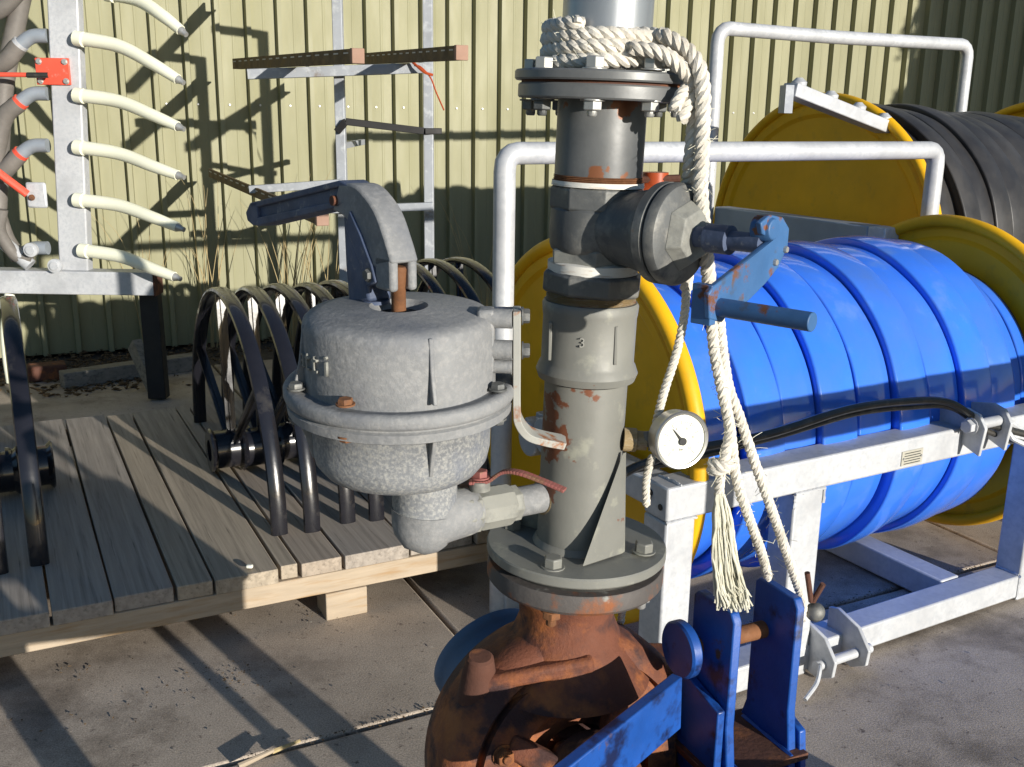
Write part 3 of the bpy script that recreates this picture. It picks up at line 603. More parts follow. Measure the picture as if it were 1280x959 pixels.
# ================================================================ THE PUMP UNIT
YP = 1.28
AXD = V((.025, 0, 1)).normalized()
def AX(z): return V((.09+.025*(z-.944), YP, z))
def zf(y, r): return W(750, y, YP-r).z
pump = thing('pump_unit', V((.09, 1.28, 0)), 'rusty centrifugal pump carrying a grey riser pipe with valve, gauge and round priming pot', 'pump')
def L_(nm, prof, m, par=pump, seg=64, ax=AXD, smooth=35, bevel=0):
    """prof: (radius, world z) on the riser axis"""
    b = B(); b.lathe([(r, z-AX(0).z) for r, z in prof], AX(0), ax, seg); return obj(nm, b, m, par, smooth=smooth, bevel=bevel)
zFB = .944                                             # top of the lower flange
# lower flange pair
L_('flange_gasket', [(.104, zFB-.026), (.104, zFB-.012)], MT['rubber'])
rfl = L_('rusty_flange', [(.1, zFB-.054), (.115, zFB-.052), (.119, zFB-.047), (.119, zFB-.028), (.117, zFB-.025), (.08, zFB-.024)], MT['rustflake'])
fl = L_('pipe_flange', [(.05, zFB-.014), (.119, zFB-.014), (.1205, zFB-.012), (.1205, zFB-.002), (.119, zFB), (.05, zFB)], MT['pipe'])
for k in range(4):
    a = R_(-112+90*k); q = AX(zFB)+V((math.cos(a), math.sin(a), 0))*.093
    b = B(); b.bolt(q, AXD, .0125, .013); obj('bolt', b, MT['pipe'], fl, bevel=.0006)
    b = B(); b.bolt(q-V((0, 0, .057)), -AXD, .0125, .012, .01, .007); obj('nut', b, MT['zinc'] if k else MT['rustpin'], rfl, bevel=.0006)
rp = .0535
z1 = zf(488, .055)
L_('riser_pipe', [(rp, zFB), (rp, z1)], MT['pipe'])
b = B(); b.lathe([(rp+.0005, 0), (rp+.006, 0), (rp+.004, .004), (rp+.0005, .008)], AX(zFB), AXD, 64)
obj('weld_seam', b, MT['pipe'], fl)
# gussets
g0_ = W(779, 566, YP-.035); b = B()
qa = V((g0_.x, YP-.035, g0_.z)); qb = W(729, 667, YP-.087); qc = W(775, 660, YP-.045)
b.prism([qa, V((qb.x, qb.y, zFB+.001)), V((qc.x+.004, qc.y, zFB+.001))], V((.005, .007, 0))); obj('gusset', b, MT['pipe'], pump, bevel=.0015)
b = B(); e = V((-.85, .5, 0)); q = AX(zFB)
b.prism([q+e*.052+V((0, 0, .1)), q+e*.1+V((0, 0, .001)), q+e*.052+V((0, 0, .001))], V((.003, .006, 0))); obj('gusset', b, MT['pipe'], pump, bevel=.0015)
# coupling with ribs and cast figure
zb0, zb1 = zf(487, .064), zf(468, .064); zc1 = zf(400, .06); zc2 = zf(386, .06)
L_('coupling', [(.055, zb0-.002), (.062, zb0), (.0655, (zb0+zb1)/2), (.062, zb1), (.0595, zb1+.004), (.0595, zc1-.006), (.0605, zc1), (.0612, zc2-.004), (.059, zc2), (.05, zc2)], MT['ironlt'] if False else MT['pipe'])
cpl = [o for o in bpy.data.objects if o.name.startswith('coupling')][0]
for x, wx in ((688, .0038), (767, .0042)):
    a0 = W(x, 455, YP-.05); 
    s = (x-737)/985; s = max(-.0575, min(.0575, s)); yy = math.sqrt(.0595**2-s**2); b = B()
    b.box(V((AX(1.2).x+s, YP-yy, (zb1+zc1)/2)), .0045, .006, (zc1-zb1)*.72); obj('rib', b, MT['pipe'], cpl, bevel=.001)
def text(s, size, loc, X, Y, m, par, name, ext=.0015):
    c = bpy.data.curves.new(name, 'FONT'); c.body = s; c.size = size; c.extrude = ext; c.align_x = 'CENTER'; c.align_y = 'CENTER'; c.resolution_u = 3
    tmp = bpy.data.objects.new(name, c); COL.objects.link(tmp); bpy.context.view_layer.update()
    me = bpy.data.meshes.new_from_object(tmp.evaluated_get(bpy.context.evaluated_depsgraph_get())); bpy.data.objects.remove(tmp)
    me.materials.clear(); me.materials.append(m); o = bpy.data.objects.new(name, me); COL.objects.link(o); o.parent = par
    X = V(X).normalized(); Y = V(Y).normalized(); Z = X.cross(Y); mm = Matrix((X, Y, Z)).transposed().to_4x4()
    for vv in me.vertices: vv.co = mm @ vv.co + (V(loc)-wl(par))
    return o
text('3', .017, V((AX(1.2).x-.012, YP-.0585, (zb1+zc1)/2+.004)), (1, .2, 0), (0, 0, 1), MT['pipe'], cpl, 'cast_number', .002)
# threads, union nut
zt0 = zc2; zt1_ = zf(372, .058)
prof = [];n = 9
for k in range(n): prof += [(.0535, zt0+(zt1_-zt0)*k/n), (.057-.001*(k % 2), zt0+(zt1_-zt0)*(k+.5)/n)]
prof.append((.0535, zt1_)); o = L_('hemp_thread', prof, MT['thread'])
def hexring(nm, r, za, zb, m, seg=8, par=pump, rot=0., tilt=V((0, 0, 0))):
    b = B(); c = AX(za); u = V((math.cos(rot), math.sin(rot), 0)); v_ = V((-u.y, u.x, 0)); ax = (AXD+tilt).normalized()
    h = zb-za
    b.lathe([(r*.93, 0), (r, h*.12), (r, h*.88), (r*.93, h)], c, ax, seg, ref=u); return obj(nm, b, m, par, smooth=25, bevel=.0015)
zn0, zn1 = zf(374, .06), zf(348, .06)
hexring('union_nut', .0645, zn0-.002, zn1, MT['iron'], 8, rot=.25, tilt=V((.03, .0, 0)))
L_('seal_ring', [(.05, zn1-.002), (.0565, zn1), (.057, zn1+.012), (.05, zn1+.014)], MT['tape'])
# valve body
zv0 = zf(333, .055); zv1 = zf(318, .055); zv2 = zf(262, .057); zv3 = zf(236, .055)
hexring('lower_collar', .058, zv0-.003, zv1+.004, MT['ironlt'], 6, rot=.5, tilt=V((-.04, 0, 0)))
vb = L_('valve_body', [(.05, zv1-.004), (.054, zv1), (.056, zv1+.006), (.057, (zv1+zv2)/2), (.056, zv2-.005), (.052, zv2)], MT['iron'])
hexring('upper_collar', .0585, zv2-.006, zv3, MT['iron'], 8, rot=.1)
zt2 = zf(243, .054); zt3 = zf(233, .054); zr = zf(222, .054)
L_('sealing_tape', [(.05, zv3-.001), (.0572, zv3), (.0563, zv3+.006), (.0545, zt3)], MT['tape'])
prof = []; n = 5
for k in range(n): prof += [(.0535, zt3+(zr-zt3)*k/n), (.0552, zt3+(zr-zt3)*(k+.5)/n)]
prof.append((.0535, zr)); L_('rusty_thread', prof, MT['rustpin'])
zfl0 = zf(124, .095); zfl1 = zf(104, .1); zfl2 = zf(100, .104); zfl3 = zf(86, .104)
L_('upper_pipe', [(.054, zr), (.054, zfl0)], MT['pipetop'])
f1 = L_('lower_plate', [(.05, zfl0), (.101, zfl0), (.1025, zfl0+.002), (.1025, zfl1-.002), (.101, zfl1)], MT['pipetop'])
L_('flange_gasket', [(.099, zfl1), (.0985, zfl2)], MT['rustdk'])
f2 = L_('upper_plate', [(.04, zfl2), (.1055, zfl2), (.107, zfl2+.002), (.107, zfl3-.002), (.1055, zfl3), (.04, zfl3)], MT['pipetop'])
for k in range(8):
    a = R_(-102+45*k); q = V((math.cos(a), math.sin(a), 0))*.088
    b = B(); b.bolt(AX(zfl3)+q, AXD, .0115, .013); obj('bolt', b, MT['zinc'], f2, bevel=.0006)
    b = B(); b.bolt(AX(zfl0)+q, -AXD, .0115, .011, .006); obj('nut', b, MT['zinc'] if k in (0, 1, 2) else MT['iron'], f1, bevel=.0006)
L_('top_pipe', [(.0535, zfl3), (.0535, zfl3+.52)], MT['pipegalv'])
# bonnet, stem, lever
db = V((.72, -.69, 0)).normalized(); e2 = V((-db.y, db.x, 0)); zb_ = W(848, 293, 1.197).z
S0 = V((AX(zb_).x, YP, zb_))
b = B(); b.lathe([(.044, .0), (.045, .06), (.05, .085), (.056, .1)], S0, db, 48); obj('valve_branch', b, MT['iron'], pump)
b = B(); b.lathe([(.04, .098), (.057, .098), (.0595, .101), (.0595, .112), (.058, .1135), (.0545, .1138), (.0545, .1158), (.058, .116), (.0595, .118), (.0595, .126), (.057, .13), (.045, .1345), (.0, .1345)], S0, db, 72); bon = obj('bonnet', b, MT['iron'], pump)
b = B(); b.lathe([(.042, .134), (.031, .15), (.0, .151)], S0, db, 6, ref=V((0, .3, 1))); obj('bonnet_cap', b, MT['ironlt'], bon, smooth=20, bevel=.0015)
b = B(); b.lathe([(.012, .15), (.012, .165), (.0165, .166), (.0165, .195), (.011, .196), (.011, .235)], S0, db, 20); obj('stem', b, MT['lever'], pump)
PH = S0+db*.236
def onp(x, y, L=.236): return PL(x, y, S0+db*L, db)
arm = B(); pts = [(958, 300), (884, 358), (879, 366), (880, 398), (896, 402), (906, 388), (928, 376), (950, 354), (966, 334), (978, 308), (980, 285), (972, 271), (956, 268), (944, 278), (946, 292)]
arm.prism([onp(*p) for p in pts], db*.007); la = obj('valve_lever', arm, MT['bluel'], pump, bevel=.0015)
b = B(); c_ = onp(957, 286); b.lathe([(.014, -.012), (.014, .004), (.011, .011), (.0, .011)], c_, db, 16); obj('lever_hub', b, MT['bluel'], la, bevel=.001)
for p in ((961, 327), (974, 311)):
    b = B(); b.bolt(onp(*p), db, .004, .009); obj('bolt', b, MT['zinc'], la)
hr = onp(893, 383); b = B(); b.tube([hr-db*.012, hr+db*.112], .0098, 18); obj('handle_rod', b, MT['bluel'], la, bevel=.001)
b = B(); b.box(onp(886, 381)-db*.006, .011, .024, .042, e2, db); obj('rod_socket', b, MT['bluel'], la, bevel=.001)
# orange plug and rod behind the valve
b = B(); q = W(803, 247, 1.34); b.lathe([(.018, 0), (.021, .01), (.016, .03)], q, (.9, -.2, .25), 20); b.lathe([(.017, -.03), (.017, .028)], W(818, 243, 1.34), (0, 0, 1), 20); obj('orange_plug', b, MT['orange'], pump)
b = B(); b.tube([W(800, 225, 1.33), W(850, 223, 1.33)], .005, 8); obj('plug_rod', b, MT['rustdk'], pump)
# gauge
gd = V((.33, -.94, .06)).normalized(); gc = W(851, 550, 1.235); R0 = .0375
gg = B(); gg.lathe([(.012, -.03), (.03, -.028), (.035, -.022), (.035, -.003), (R0, -.002), (R0+.0005, .003), (R0-.0012, .0048), (R0-.004, .004), (R0-.0045, .001), (0, .001)], gc, gd, 72); gauge = obj('pressure_gauge', gg, MT['chrome'], pump)
b = B(); b.lathe([(R0-.005, .0012), (R0-.005, .0016), (0, .0016)], gc, gd, 64); obj('dial', b, MT['white'], gauge)
gx = V((0, 0, 1)).cross(gd).normalized(); gy = gd.cross(gx).normalized()
b = B()
for k in range(41):
    a = R_(225-270*k/40); r1_, r2_ = (.0225 if k % 5 else .0205), .0262; u = gx*math.cos(a)+gy*math.sin(a); tq = gd.cross(u)
    b.box(gc+gd*.0019+u*((r1_+r2_)/2), r2_-r1_, .0004 if k % 5 else .0008, .0002, u, tq, gd)
obj('scale_marks', b, MT['inkg'], gauge)
for i, s_ in enumerate(('0', '2', '4', '6', '8', '10')):
    a = R_(225-270*i/5); u = gx*math.cos(a)+gy*math.sin(a); text(s_, .006, gc+gd*.0018+u*.0165, gx, gy, MT['inkg'], gauge, 'dial_number', .0001)
text('bar', .005, gc+gd*.0018-gy*.012, gx, gy, MT['ink'], gauge, 'dial_lettering', .0001)
b = B(); nd = (gx*-.62+gy*.78).normalized(); tq = gd.cross(nd); b.prism([gc+gd*.003+nd*.022, gc+gd*.003+tq*.0022-nd*.006, gc+gd*.003-tq*.0022-nd*.006], gd*.0008); b.lathe([(.005, .0028), (.005, .0045)], gc-nd*.002, gd, 20); obj('needle', b, MT['ink'], gauge)
b = B(); k0 = W(779, 549, 1.262); k1 = W(818, 552, 1.262); b.lathe([(.0155, 0), (.0155, .016), (.0125, .018), (.0125, .03)], k0, k1-k0, 16); obj('gauge_socket', b, MT['tape'] if False else MT['thread'], pump)
b = B(); b.tube([W(800, 550, 1.262), gc-gd*.02], .0105, 14); b.lathe([(.014, 0), (.014, .014)], W(812, 551, 1.262), k1-k0, 6); obj('gauge_stem', b, MT['iron'], pump)
def pl_(x, y, Y): return tuple(W(x, y, Y)-V((.09, 1.28, 0)))
spots(MT['pipe'], [(pl_(682, 548, 1.25), .062, .74), (pl_(708, 552, 1.232), .022, .5), (pl_(684, 510, 1.25), .05, .62), (pl_(690, 615, 1.25), .035, .5), (pl_(735, 492, 1.23), .035, .42), (pl_(728, 668, 1.2), .02, .4), (pl_(775, 655, 1.24), .02, .4), (pl_(720, 372, 1.22), .03, .4)], (.17, .06, .028))
spots(MT['bluel'], [(pl_(955, 285, 1.11), .02, .6), (pl_(925, 325, 1.11), .014, .45), (pl_(887, 380, 1.12), .02, .5), (pl_(950, 390, 1.07), .014, .4), (pl_(1015, 400, 1.04), .016, .5)], (.2, .08, .04))
spots(MT['pipetop'], [(pl_(777, 130, 1.24), .034, .72), (pl_(700, 135, 1.25), .022, .5), (pl_(745, 222, 1.226), .035, .5), (pl_(715, 224, 1.23), .03, .48), (pl_(780, 222, 1.23), .03, .48)], (.2, .075, .032))
# ---- priming pot
PT = V((0, -.055, 1)).normalized(); PCN = V((-.132, 1.17, 1.19))
pot_b = B(); H = .086
prof = [(.05, -.004), (.112, -.004), (.1125, .004), (.1115, H-.014), (.1095, H-.006), (.1035, H-.0005), (.09, H+.002), (.034, H+.007), (.031, H+.004), (.02, H-.01)]
pot_b.lathe(prof, PCN, PT, 96); pot = obj('pot_lid', pot_b, MT['cast'], pump, smooth=50)
b = B(); b.lathe([(.0, H-.002), (.0225, H-.002)], PCN, PT, 30); obj('lid_hole_shade', b, MT['ink'], pot)  # black disc stands for the shade inside the lid opening
b = B(); b.lathe([(.1, -.03), (.128, -.03), (.132, -.028), (.133, -.018), (.129, -.016), (.129, -.014), (.1345, -.012), (.136, -.008), (.136, .0), (.133, .004), (.126, .0045), (.12, .002), (.1, .002)], PCN, PT, 110); obj('pot_flange', b, MT['cast'], pump, smooth=50)
b = B(); b.lathe([(.118, -.028), (.1075, -.034), (.1065, -.076), (.103, -.092), (.094, -.104), (.07, -.114), (.03, -.118)], PCN, PT, 96); obj('pot_body', b, MT['castw'], pump, smooth=60)
for ang, up_ in ((-66, 1), (-160, 1), (-66, 0), (-160, 0), (30, 1), (120, 1), (75, 0)):
    a = R_(ang); u = V((math.cos(a), math.sin(a), 0)); b = B(); tq = V((-u.y, u.x, 0))*.005
    if up_: P_ = [PCN+u*.106+PT*.004, PCN+u*.125+PT*.004, PCN+u*.117+PT*.035, PCN+u*.1115+PT*.076, PCN+u*.106+PT*.076]
    else: P_ = [PCN+u*.1-PT*.03, PCN+u*.124-PT*.03, PCN+u*.114-PT*.06, PCN+u*.107-PT*.085, PCN+u*.1-PT*.085]
    b.prism([p-tq*.5 for p in P_], tq); obj('rib', b, MT['cast'], pump, bevel=.0012)
for ang in (-112, -20, 70, 160, 205):
    a = R_(ang); u = V((math.cos(a), math.sin(a), 0)); b = B(); b.bolt(PCN+u*.1235+PT*.004, PT, .0085, .006); obj('bolt', b, MT['rustpin'] if ang == -112 else MT['iron'], pump)
    b = B(); b.bolt(PCN+u*.1235-PT*.03, -PT, .0085, .006); obj('nut', b, MT['rustpin'] if ang == -112 else MT['iron'], pump)
# raised lettering on the pot, wrapped round it
for i, chh in enumerate('atti'):
    a = R_(-90-40+8.5*(i-3)+(2 if i == 3 else 0)); u = V((math.cos(a), math.sin(a), 0)); tq = V((-u.y, u.x, 0))
    text(chh, .035, PCN+u*.1118+PT*.04, tq, PT, MT['ironlt'], pot, 'raised_letter', .0034)
# lever of the pot
q0 = V((-.132, 1.17, 1.19))+PT*H
um = V((-.62, .78, 0)).normalized(); mm_ = V((-.78, -.62, 0))
lp = V((-.145, 1.17, 1.2))
def onl(x, y): return PL(x, y, lp, mm_)
def band(pts_out, pts_in, dep, nm, m, par=pump, bev=.003):
    b = B(); b.prism([onl(*p)-mm_*(dep/2) for p in pts_out+pts_in[::-1]], mm_*dep); return obj(nm, b, m, par, bevel=bev)
def mkarm():
    out = catmull([V((440, 228, 0)), V((462, 233, 0)), V((485, 262, 0)), V((499, 300, 0)), V((507, 328, 0))], 6)
    inn = catmull([V((432, 262, 0)), V((448, 272, 0)), V((462, 294, 0)), V((472, 316, 0)), V((479, 334, 0))], 6)
    return [(p.x, p.y) for p in out], [(p.x, p.y) for p in inn]
po, pi_ = mkarm(); dep = .036
la2 = band(po, pi_, dep, 'pump_lever', MT['cast'])
# clevis slot at the lower end: two cheeks
b = B()
for sgn in (-1, 1):
    c = onl(495, 340)+mm_*sgn*.0125; b.box(c, .011, .036, .04, mm_, um)
obj('lever_fork', b, MT['cast'], la2, bevel=.004)
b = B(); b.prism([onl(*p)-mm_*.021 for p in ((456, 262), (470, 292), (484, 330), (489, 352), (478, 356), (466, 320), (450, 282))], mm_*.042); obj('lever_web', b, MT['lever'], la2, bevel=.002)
hp_ = [(323, 262), (328, 253), (360, 246), (400, 237), (440, 227), (455, 236), (452, 250), (440, 255), (400, 265), (360, 277), (338, 282), (326, 277)]
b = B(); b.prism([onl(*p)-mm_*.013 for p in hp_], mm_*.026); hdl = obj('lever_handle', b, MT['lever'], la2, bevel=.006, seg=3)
for pr_ in (((327, 253), (440, 225), (455, 233), (440, 233), (330, 260)), ((329, 273), (440, 250), (450, 251), (440, 258), (336, 282)), ((322, 265), (327, 254), (336, 251), (338, 281), (331, 281), (324, 275))):
    b = B(); b.prism([onl(*p)-mm_*.018 for p in pr_], mm_*.036); obj('handle_edge', b, MT['lever'], hdl, bevel=.0015)
b = B(); b.lathe([(.006, -.023), (.006, .023)], onl(436, 250), mm_, 12); obj('pivot_bolt', b, MT['rustdk'], la2)
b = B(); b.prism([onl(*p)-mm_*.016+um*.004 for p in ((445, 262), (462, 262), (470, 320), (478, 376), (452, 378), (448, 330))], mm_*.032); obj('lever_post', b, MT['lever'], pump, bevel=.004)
b = B(); b.lathe([(.0165, 0), (.0165, .004)], onl(470, 378), PT, 20); obj('post_foot', b, MT['lever'], pump)
b = B(); b.bolt(onl(480, 342)+mm_*.019, mm_, .007, .005); obj('fork_bolt', b, MT['iron'], la2)
rt_ = PCN+PT*(H-.02)+V((.0, 0, 0)); b = B(); b.tube(catmull([rt_, rt_+PT*.03, onl(498, 352)+V((0, 0, .0)), onl(499, 333)], 6), [.0085]*18+[.007], 12); obj('pull_rod', b, MT['rustpin'], pump)
# outlet neck, elbow, ball valve
NX = V((W(531, 620, 1.17).x, 1.17, 0)); zn_ = 1.19-.12
b = B(); b.lathe([(.0395, 1.03), (.0395, zn_+.02)], V((NX.x, NX.y, 0)), (0, 0, 1), 40); obj('outlet_neck', b, MT['castw'], pump)
e0 = V((NX.x, NX.y, 1.032)); e3 = W(592, 638, 1.2); jn = W(688, 620, 1.27)
hd = (jn-e3).normalized()
P = catmull([e0, e0-V((0.001, 0, .022)), V((NX.x+.016, NX.y, 0))+V((0, 0, e3.z+.002)), e3-hd*.012, e3], 8); n = len(P)
b = B(); b.tube(P, [.0415-.014*min(1, k/(n-1)*1.1) for k in range(n)], 24); obj('outlet_elbow', b, MT['cast'], pump, smooth=60)
def hb(nm, p, L, r, seg, m, par=pump, bev=.001):
    b = B(); b.lathe([(r*.94, 0), (r, L*.1), (r, L*.9), (r*.94, L)], p, hd, seg); return obj(nm, b, m, par, smooth=28, bevel=bev)
hb('hex_nut', e3-hd*.028, .014, .0315, 8, MT['ironlt']); hb('hex_nut', e3-hd*.013, .013, .0295, 8, MT['thread'] if False else MT['ironlt'])
bv = hb('ball_valve', e3, .052, .0275, 10, MT['ironlt'])
hb('valve_end', e3+hd*.05, .014, .0245, 8, MT['ironlt']); b = B(); b.tube([e3+hd*.06, jn+hd*.0], .0195, 24); obj('side_pipe', b, MT['cast'], pump)
hb('side_socket', jn-hd*.016, .016, .0235, 20, MT['thread'])
b = B(); q = W(600, 612, 1.195); b.lathe([(.013, 0), (.013, .012), (.006, .014), (.006, .026)], q, (0, 0, 1), 14); obj('valve_stem', b, MT['ironlt'], bv)
b = B(); b.bolt(W(600, 597, 1.19), (0, 0, 1), .01, .008); obj('stem_nut', b, MT['redlev'], bv)
LP = catmull([W(586, 603, 1.19), W(610, 601, 1.19), W(629, 590, 1.185), W(650, 591, 1.175), W(680, 602, 1.165), W(706, 613, 1.155)], 6); b = B()
for a, c in zip(LP, LP[1:]): b.beam(a, c+(c-a)*.06, .012, .004)
obj('valve_handle', b, MT['redlev'], bv, bevel=.0008)
# bracket between pot and riser
def hbx(c, r, L): b = B(); b.lathe([(r, -L/2), (r, L/2)], c, (1, -.1, 0), 16); return b
for y in (398, 437, 458):
    obj('pot_lug', hbx(W(622, y, 1.15), .0115 if y < 450 else .008, .034), MT['cast'], pump)
b = B(); b.box(W(607, 425, 1.155), .02, .03, .075); obj('lug_block', b, MT['cast'], pump, bevel=.004)
bp_ = [W(646, 386, 1.16), W(646, 450, 1.165), W(646, 505, 1.17), W(648, 525, 1.175), W(660, 541, 1.19), W(680, 548, 1.205), W(706, 553, 1.222)]
P = catmull(bp_, 5); b = B(); vs = []; wv = V((0, .019, 0))
for i, p in enumerate(P):
    d = (P[min(i+1, len(P)-1)]-P[max(0, i-1)]).normalized(); nrm = d.cross(V((0, 1, 0))).normalized()*.0045
    vs += [p-wv+nrm, p+wv+nrm, p+wv-nrm, p-wv-nrm]
fs = [(i*4+k, i*4+(k+1) % 4, i*4+4+(k+1) % 4, i*4+4+k) for i in range(len(P)-1) for k in range(4)]+[(0, 1, 2, 3), tuple(len(vs)-4+k for k in range(4))]
b.add(vs, fs); brk = obj('pot_bracket', b, mat('bracket_paint_rusty', (.36, .36, .33), .7, 0, c2=RUST2, s2=22, t2=.6, w2=.04, var=.15, bump=.4), pump, smooth=30, bevel=.001)
for y in (395, 438):
    b = B(); b.bolt(W(652, y, 1.155), (1, 0, 0), .0085, .008); obj('bolt', b, MT['iron'], brk)
b = B(); b.box(W(636, 390, 1.17), .035, .035, .006); obj('bracket_tab', b, MT['lever'], brk, bevel=.001)
# ---- rusty volute
nc = V((.36, -.92, .16)).normalized(); CC = W(722, 958, 1.24)
b = B(); b.lathe([(.07, -.15), (.13, -.15), (.175, -.13), (.192, -.1), (.198, -.06), (.196, -.025), (.187, .0), (.17, .012), (.158, .014), (.156, .0), (.148, .0), (.147, .016), (.1, .02), (.1, .006), (.062, .002), (.06, -.06), (.0, -.06)], CC, nc, 96)
vol = obj('volute_casing', b, MT['rust'], pump, smooth=50)
cxv = V((0, 0, 1)).cross(nc).normalized(); cyv = nc.cross(cxv)
for k in range(8):
    a = R_(22+45*k); b = B(); b.bolt(CC+(cxv*math.cos(a)+cyv*math.sin(a))*.125+nc*.0185, nc, .0125, .012, .004); obj('bolt', b, MT['rustdk'], vol, bevel=.0008)
for a in (R_(60), R_(150), R_(240), R_(330)):
    u = cxv*math.cos(a)+cyv*math.sin(a); b = B(); b.beam(CC+u*.055+nc*.05, CC+u*.118+nc*.012, .032, .022, upv=nc); obj('bearing_arm', b, MT['rust'], vol, bevel=.004)
b = B(); b.lathe([(.068, .035), (.07, .05), (.064, .075), (.04, .078), (.038, .05), (.068, .035)], CC, nc, 40); obj('bearing_ring', b, MT['rustdk'], vol, smooth=50)
b = B(); b.lathe([(.017, -.05), (.017, .16)], CC, nc, 20); obj('pump_shaft', b, MT['iron'], vol)
b = B(); zz = lambda z: z
nk = AX(.83)+V((-.01, .0, 0))
prof = [(.092, .888), (.085, .87), (.068, .845), (.066, .82), (.078, .79), (.1, .76), (.12, .73)]
b = B(); b.lathe([(r, z) for r, z in prof], V((AX(.8).x-.005, YP+.03, 0)), (0, 0, 1), 56); obj('volute_neck', b, MT['rust'], pump, smooth=60)
b = B(); q = W(600, 822, 1.225); b.lathe([(.03, -.08), (.022, -.02), (.0185, 0), (.015, .003), (.0, .003)], q, (0.05, -.15, 1), 24); obj('casing_boss', b, MT['rustdk'], pump)
b = B(); b.beam(W(600, 848, 1.235), W(740, 822, 1.25), .05, .024); obj('casing_strap', b, MT['rust'], pump, bevel=.008, seg=3)
# suction end at the back
b = B(); nb = V((-.45, .8, .3)).normalized(); b.lathe([(.088, -.1), (.09, -.03), (.095, -.026), (.095, -.012), (.09, -.008), (.09, .012), (.094, .016), (.094, .03), (.088, .034), (.03, .036)], W(622, 835, 1.42), nb, 64); obj('suction_cap', b, MT['bluecap'], pump, smooth=50)
b = B(); b.tube([CC-nc*.1, W(622, 835, 1.42)], .08, 40); obj('suction_pipe', b, MT['rustdk'], pump)
# ---- blue three point frame
dp = V((.9, .43, 0)).normalized(); ep = V((.43, -.9, 0)).normalized()
lf = B()
def plate3(nm, TL, par, pts, th=.012): b = B(); b.prism([TL+ep*p[0]+ZZ*p[1] for p in pts], dp*th); return obj(nm, b, MT['bluep'], par, bevel=.002)
TA = W(868, 735, 1.30); TB = W(945, 719, 1.355)
PA = [(.008, 0), (.0, -.008), (.0, -.2), (-.02, -.26), (-.02, -.5), (.12, -.5), (.1, -.24), (.09, -.17), (.09, -.012), (.082, 0)]
plA = plate3('frame_plate', TA, pump, PA, .014); plB = plate3('frame_plate', TB, pump, PA, .014)
pn0 = W(858, 810, 1.275); pn1 = W(975, 764, 1.36)
pd = (pn1-pn0).normalized(); b = B(); b.tube([pn0, pn0+dp*.15], .0125, 20); pin = obj('top_link_pin', b, MT['rustpin'], plA)
b = B(); b.lathe([(.0, -.014), (.037, -.014), (.04, -.011), (.04, .0), (.037, .003), (.0, .003)], pn0-dp*.002, dp, 40); obj('pin_head', b, MT['bluep'], plA)
b = B(); b.lathe([(.02, 0), (.02, .004)], pn0+dp*.03, dp, 16); obj('pin_washer', b, MT['rustpin'], plA)
rw = random.Random(3)
for T_, dd in ((TA, .016), (TB, -.003)):
    b = B(); Pw = [T_+dp*dd+ep*(.0+.011*k)-ZZ*.229 for k in range(11)]; b.tube(Pw, [rw.uniform(.003, .0055) for _ in Pw], 6); obj('weld_bead', b, MT['bluep'], pump)
b = B(); b.box(TA.lerp(TB, .5)+ep*.045-ZZ*.235, .16, .13, .01, dp, ep); obj('shelf_plate', b, MT['rustdk'], pump, bevel=.001)
b = B(); b.beam(W(846, 876, 1.19), W(690, 1004, 1.0), .016, .078); obj('frame_arm', b, MT['bluep'], pump, bevel=.002)
b = B(); b.prism([TA+ep*p[0]+ZZ*p[1]-dp*.003 for p in ((.0, -.12), (.09, -.14), (.09, -.5), (-.1, -.5), (-.14, -.3))], -dp*.012); obj('frame_plate', b, MT['bluep'], pump, bevel=.002)
b = B(); b.prism([TB+ep*p[0]+ZZ*p[1]+dp*.016 for p in ((.07, -.19), (.1, -.2), (.14, -.5), (.02, -.5))], dp*.012); obj('frame_plate', b, MT['bluep'], pump, bevel=.002)
for lx, lw in ((-.17, .07), (.40, .03), (.57, .07)):  # unseen legs, set along the shadow stripes on the ground
    b = B(); b.box(V((lx, 1.1, .33)), lw, lw, .66); b.box(V((lx, 1.1, .01)), lw+.08, .16, .02); obj('shade_leg', b, MT['bluep'], pump, bevel=.003)
b = B(); b.beam(V((-.205, 1.1, .61)), V((.605, 1.1, .61)), .072, .1); b.beam(V((.605, 1.1, .47)), V((-.205, 1.1, .47)), .06, .085); obj('shade_crossbar', b, MT['bluep'], pump, bevel=.004)  # unseen bars, height chosen to shade the pallet front
b = B(); b.box(V((.2, 1.16, .53)), .5, .1, .13); obj('shade_tray', b, MT['bluep'], pump, bevel=.004)  # unseen block added below the pump to shade the pallet
b = B(); b.box(V((.12, 1.42, .55)), .3, .26, .2); b.beam(V((.09, 1.46, .46)), V((.09, 1.46, .0)), .03, .03, upv=V((0, 1, 0))); obj('gear_housing', b, MT['rust'], pump, bevel=.02)  # unseen housing, kept high on a thin leg to shape its shadow

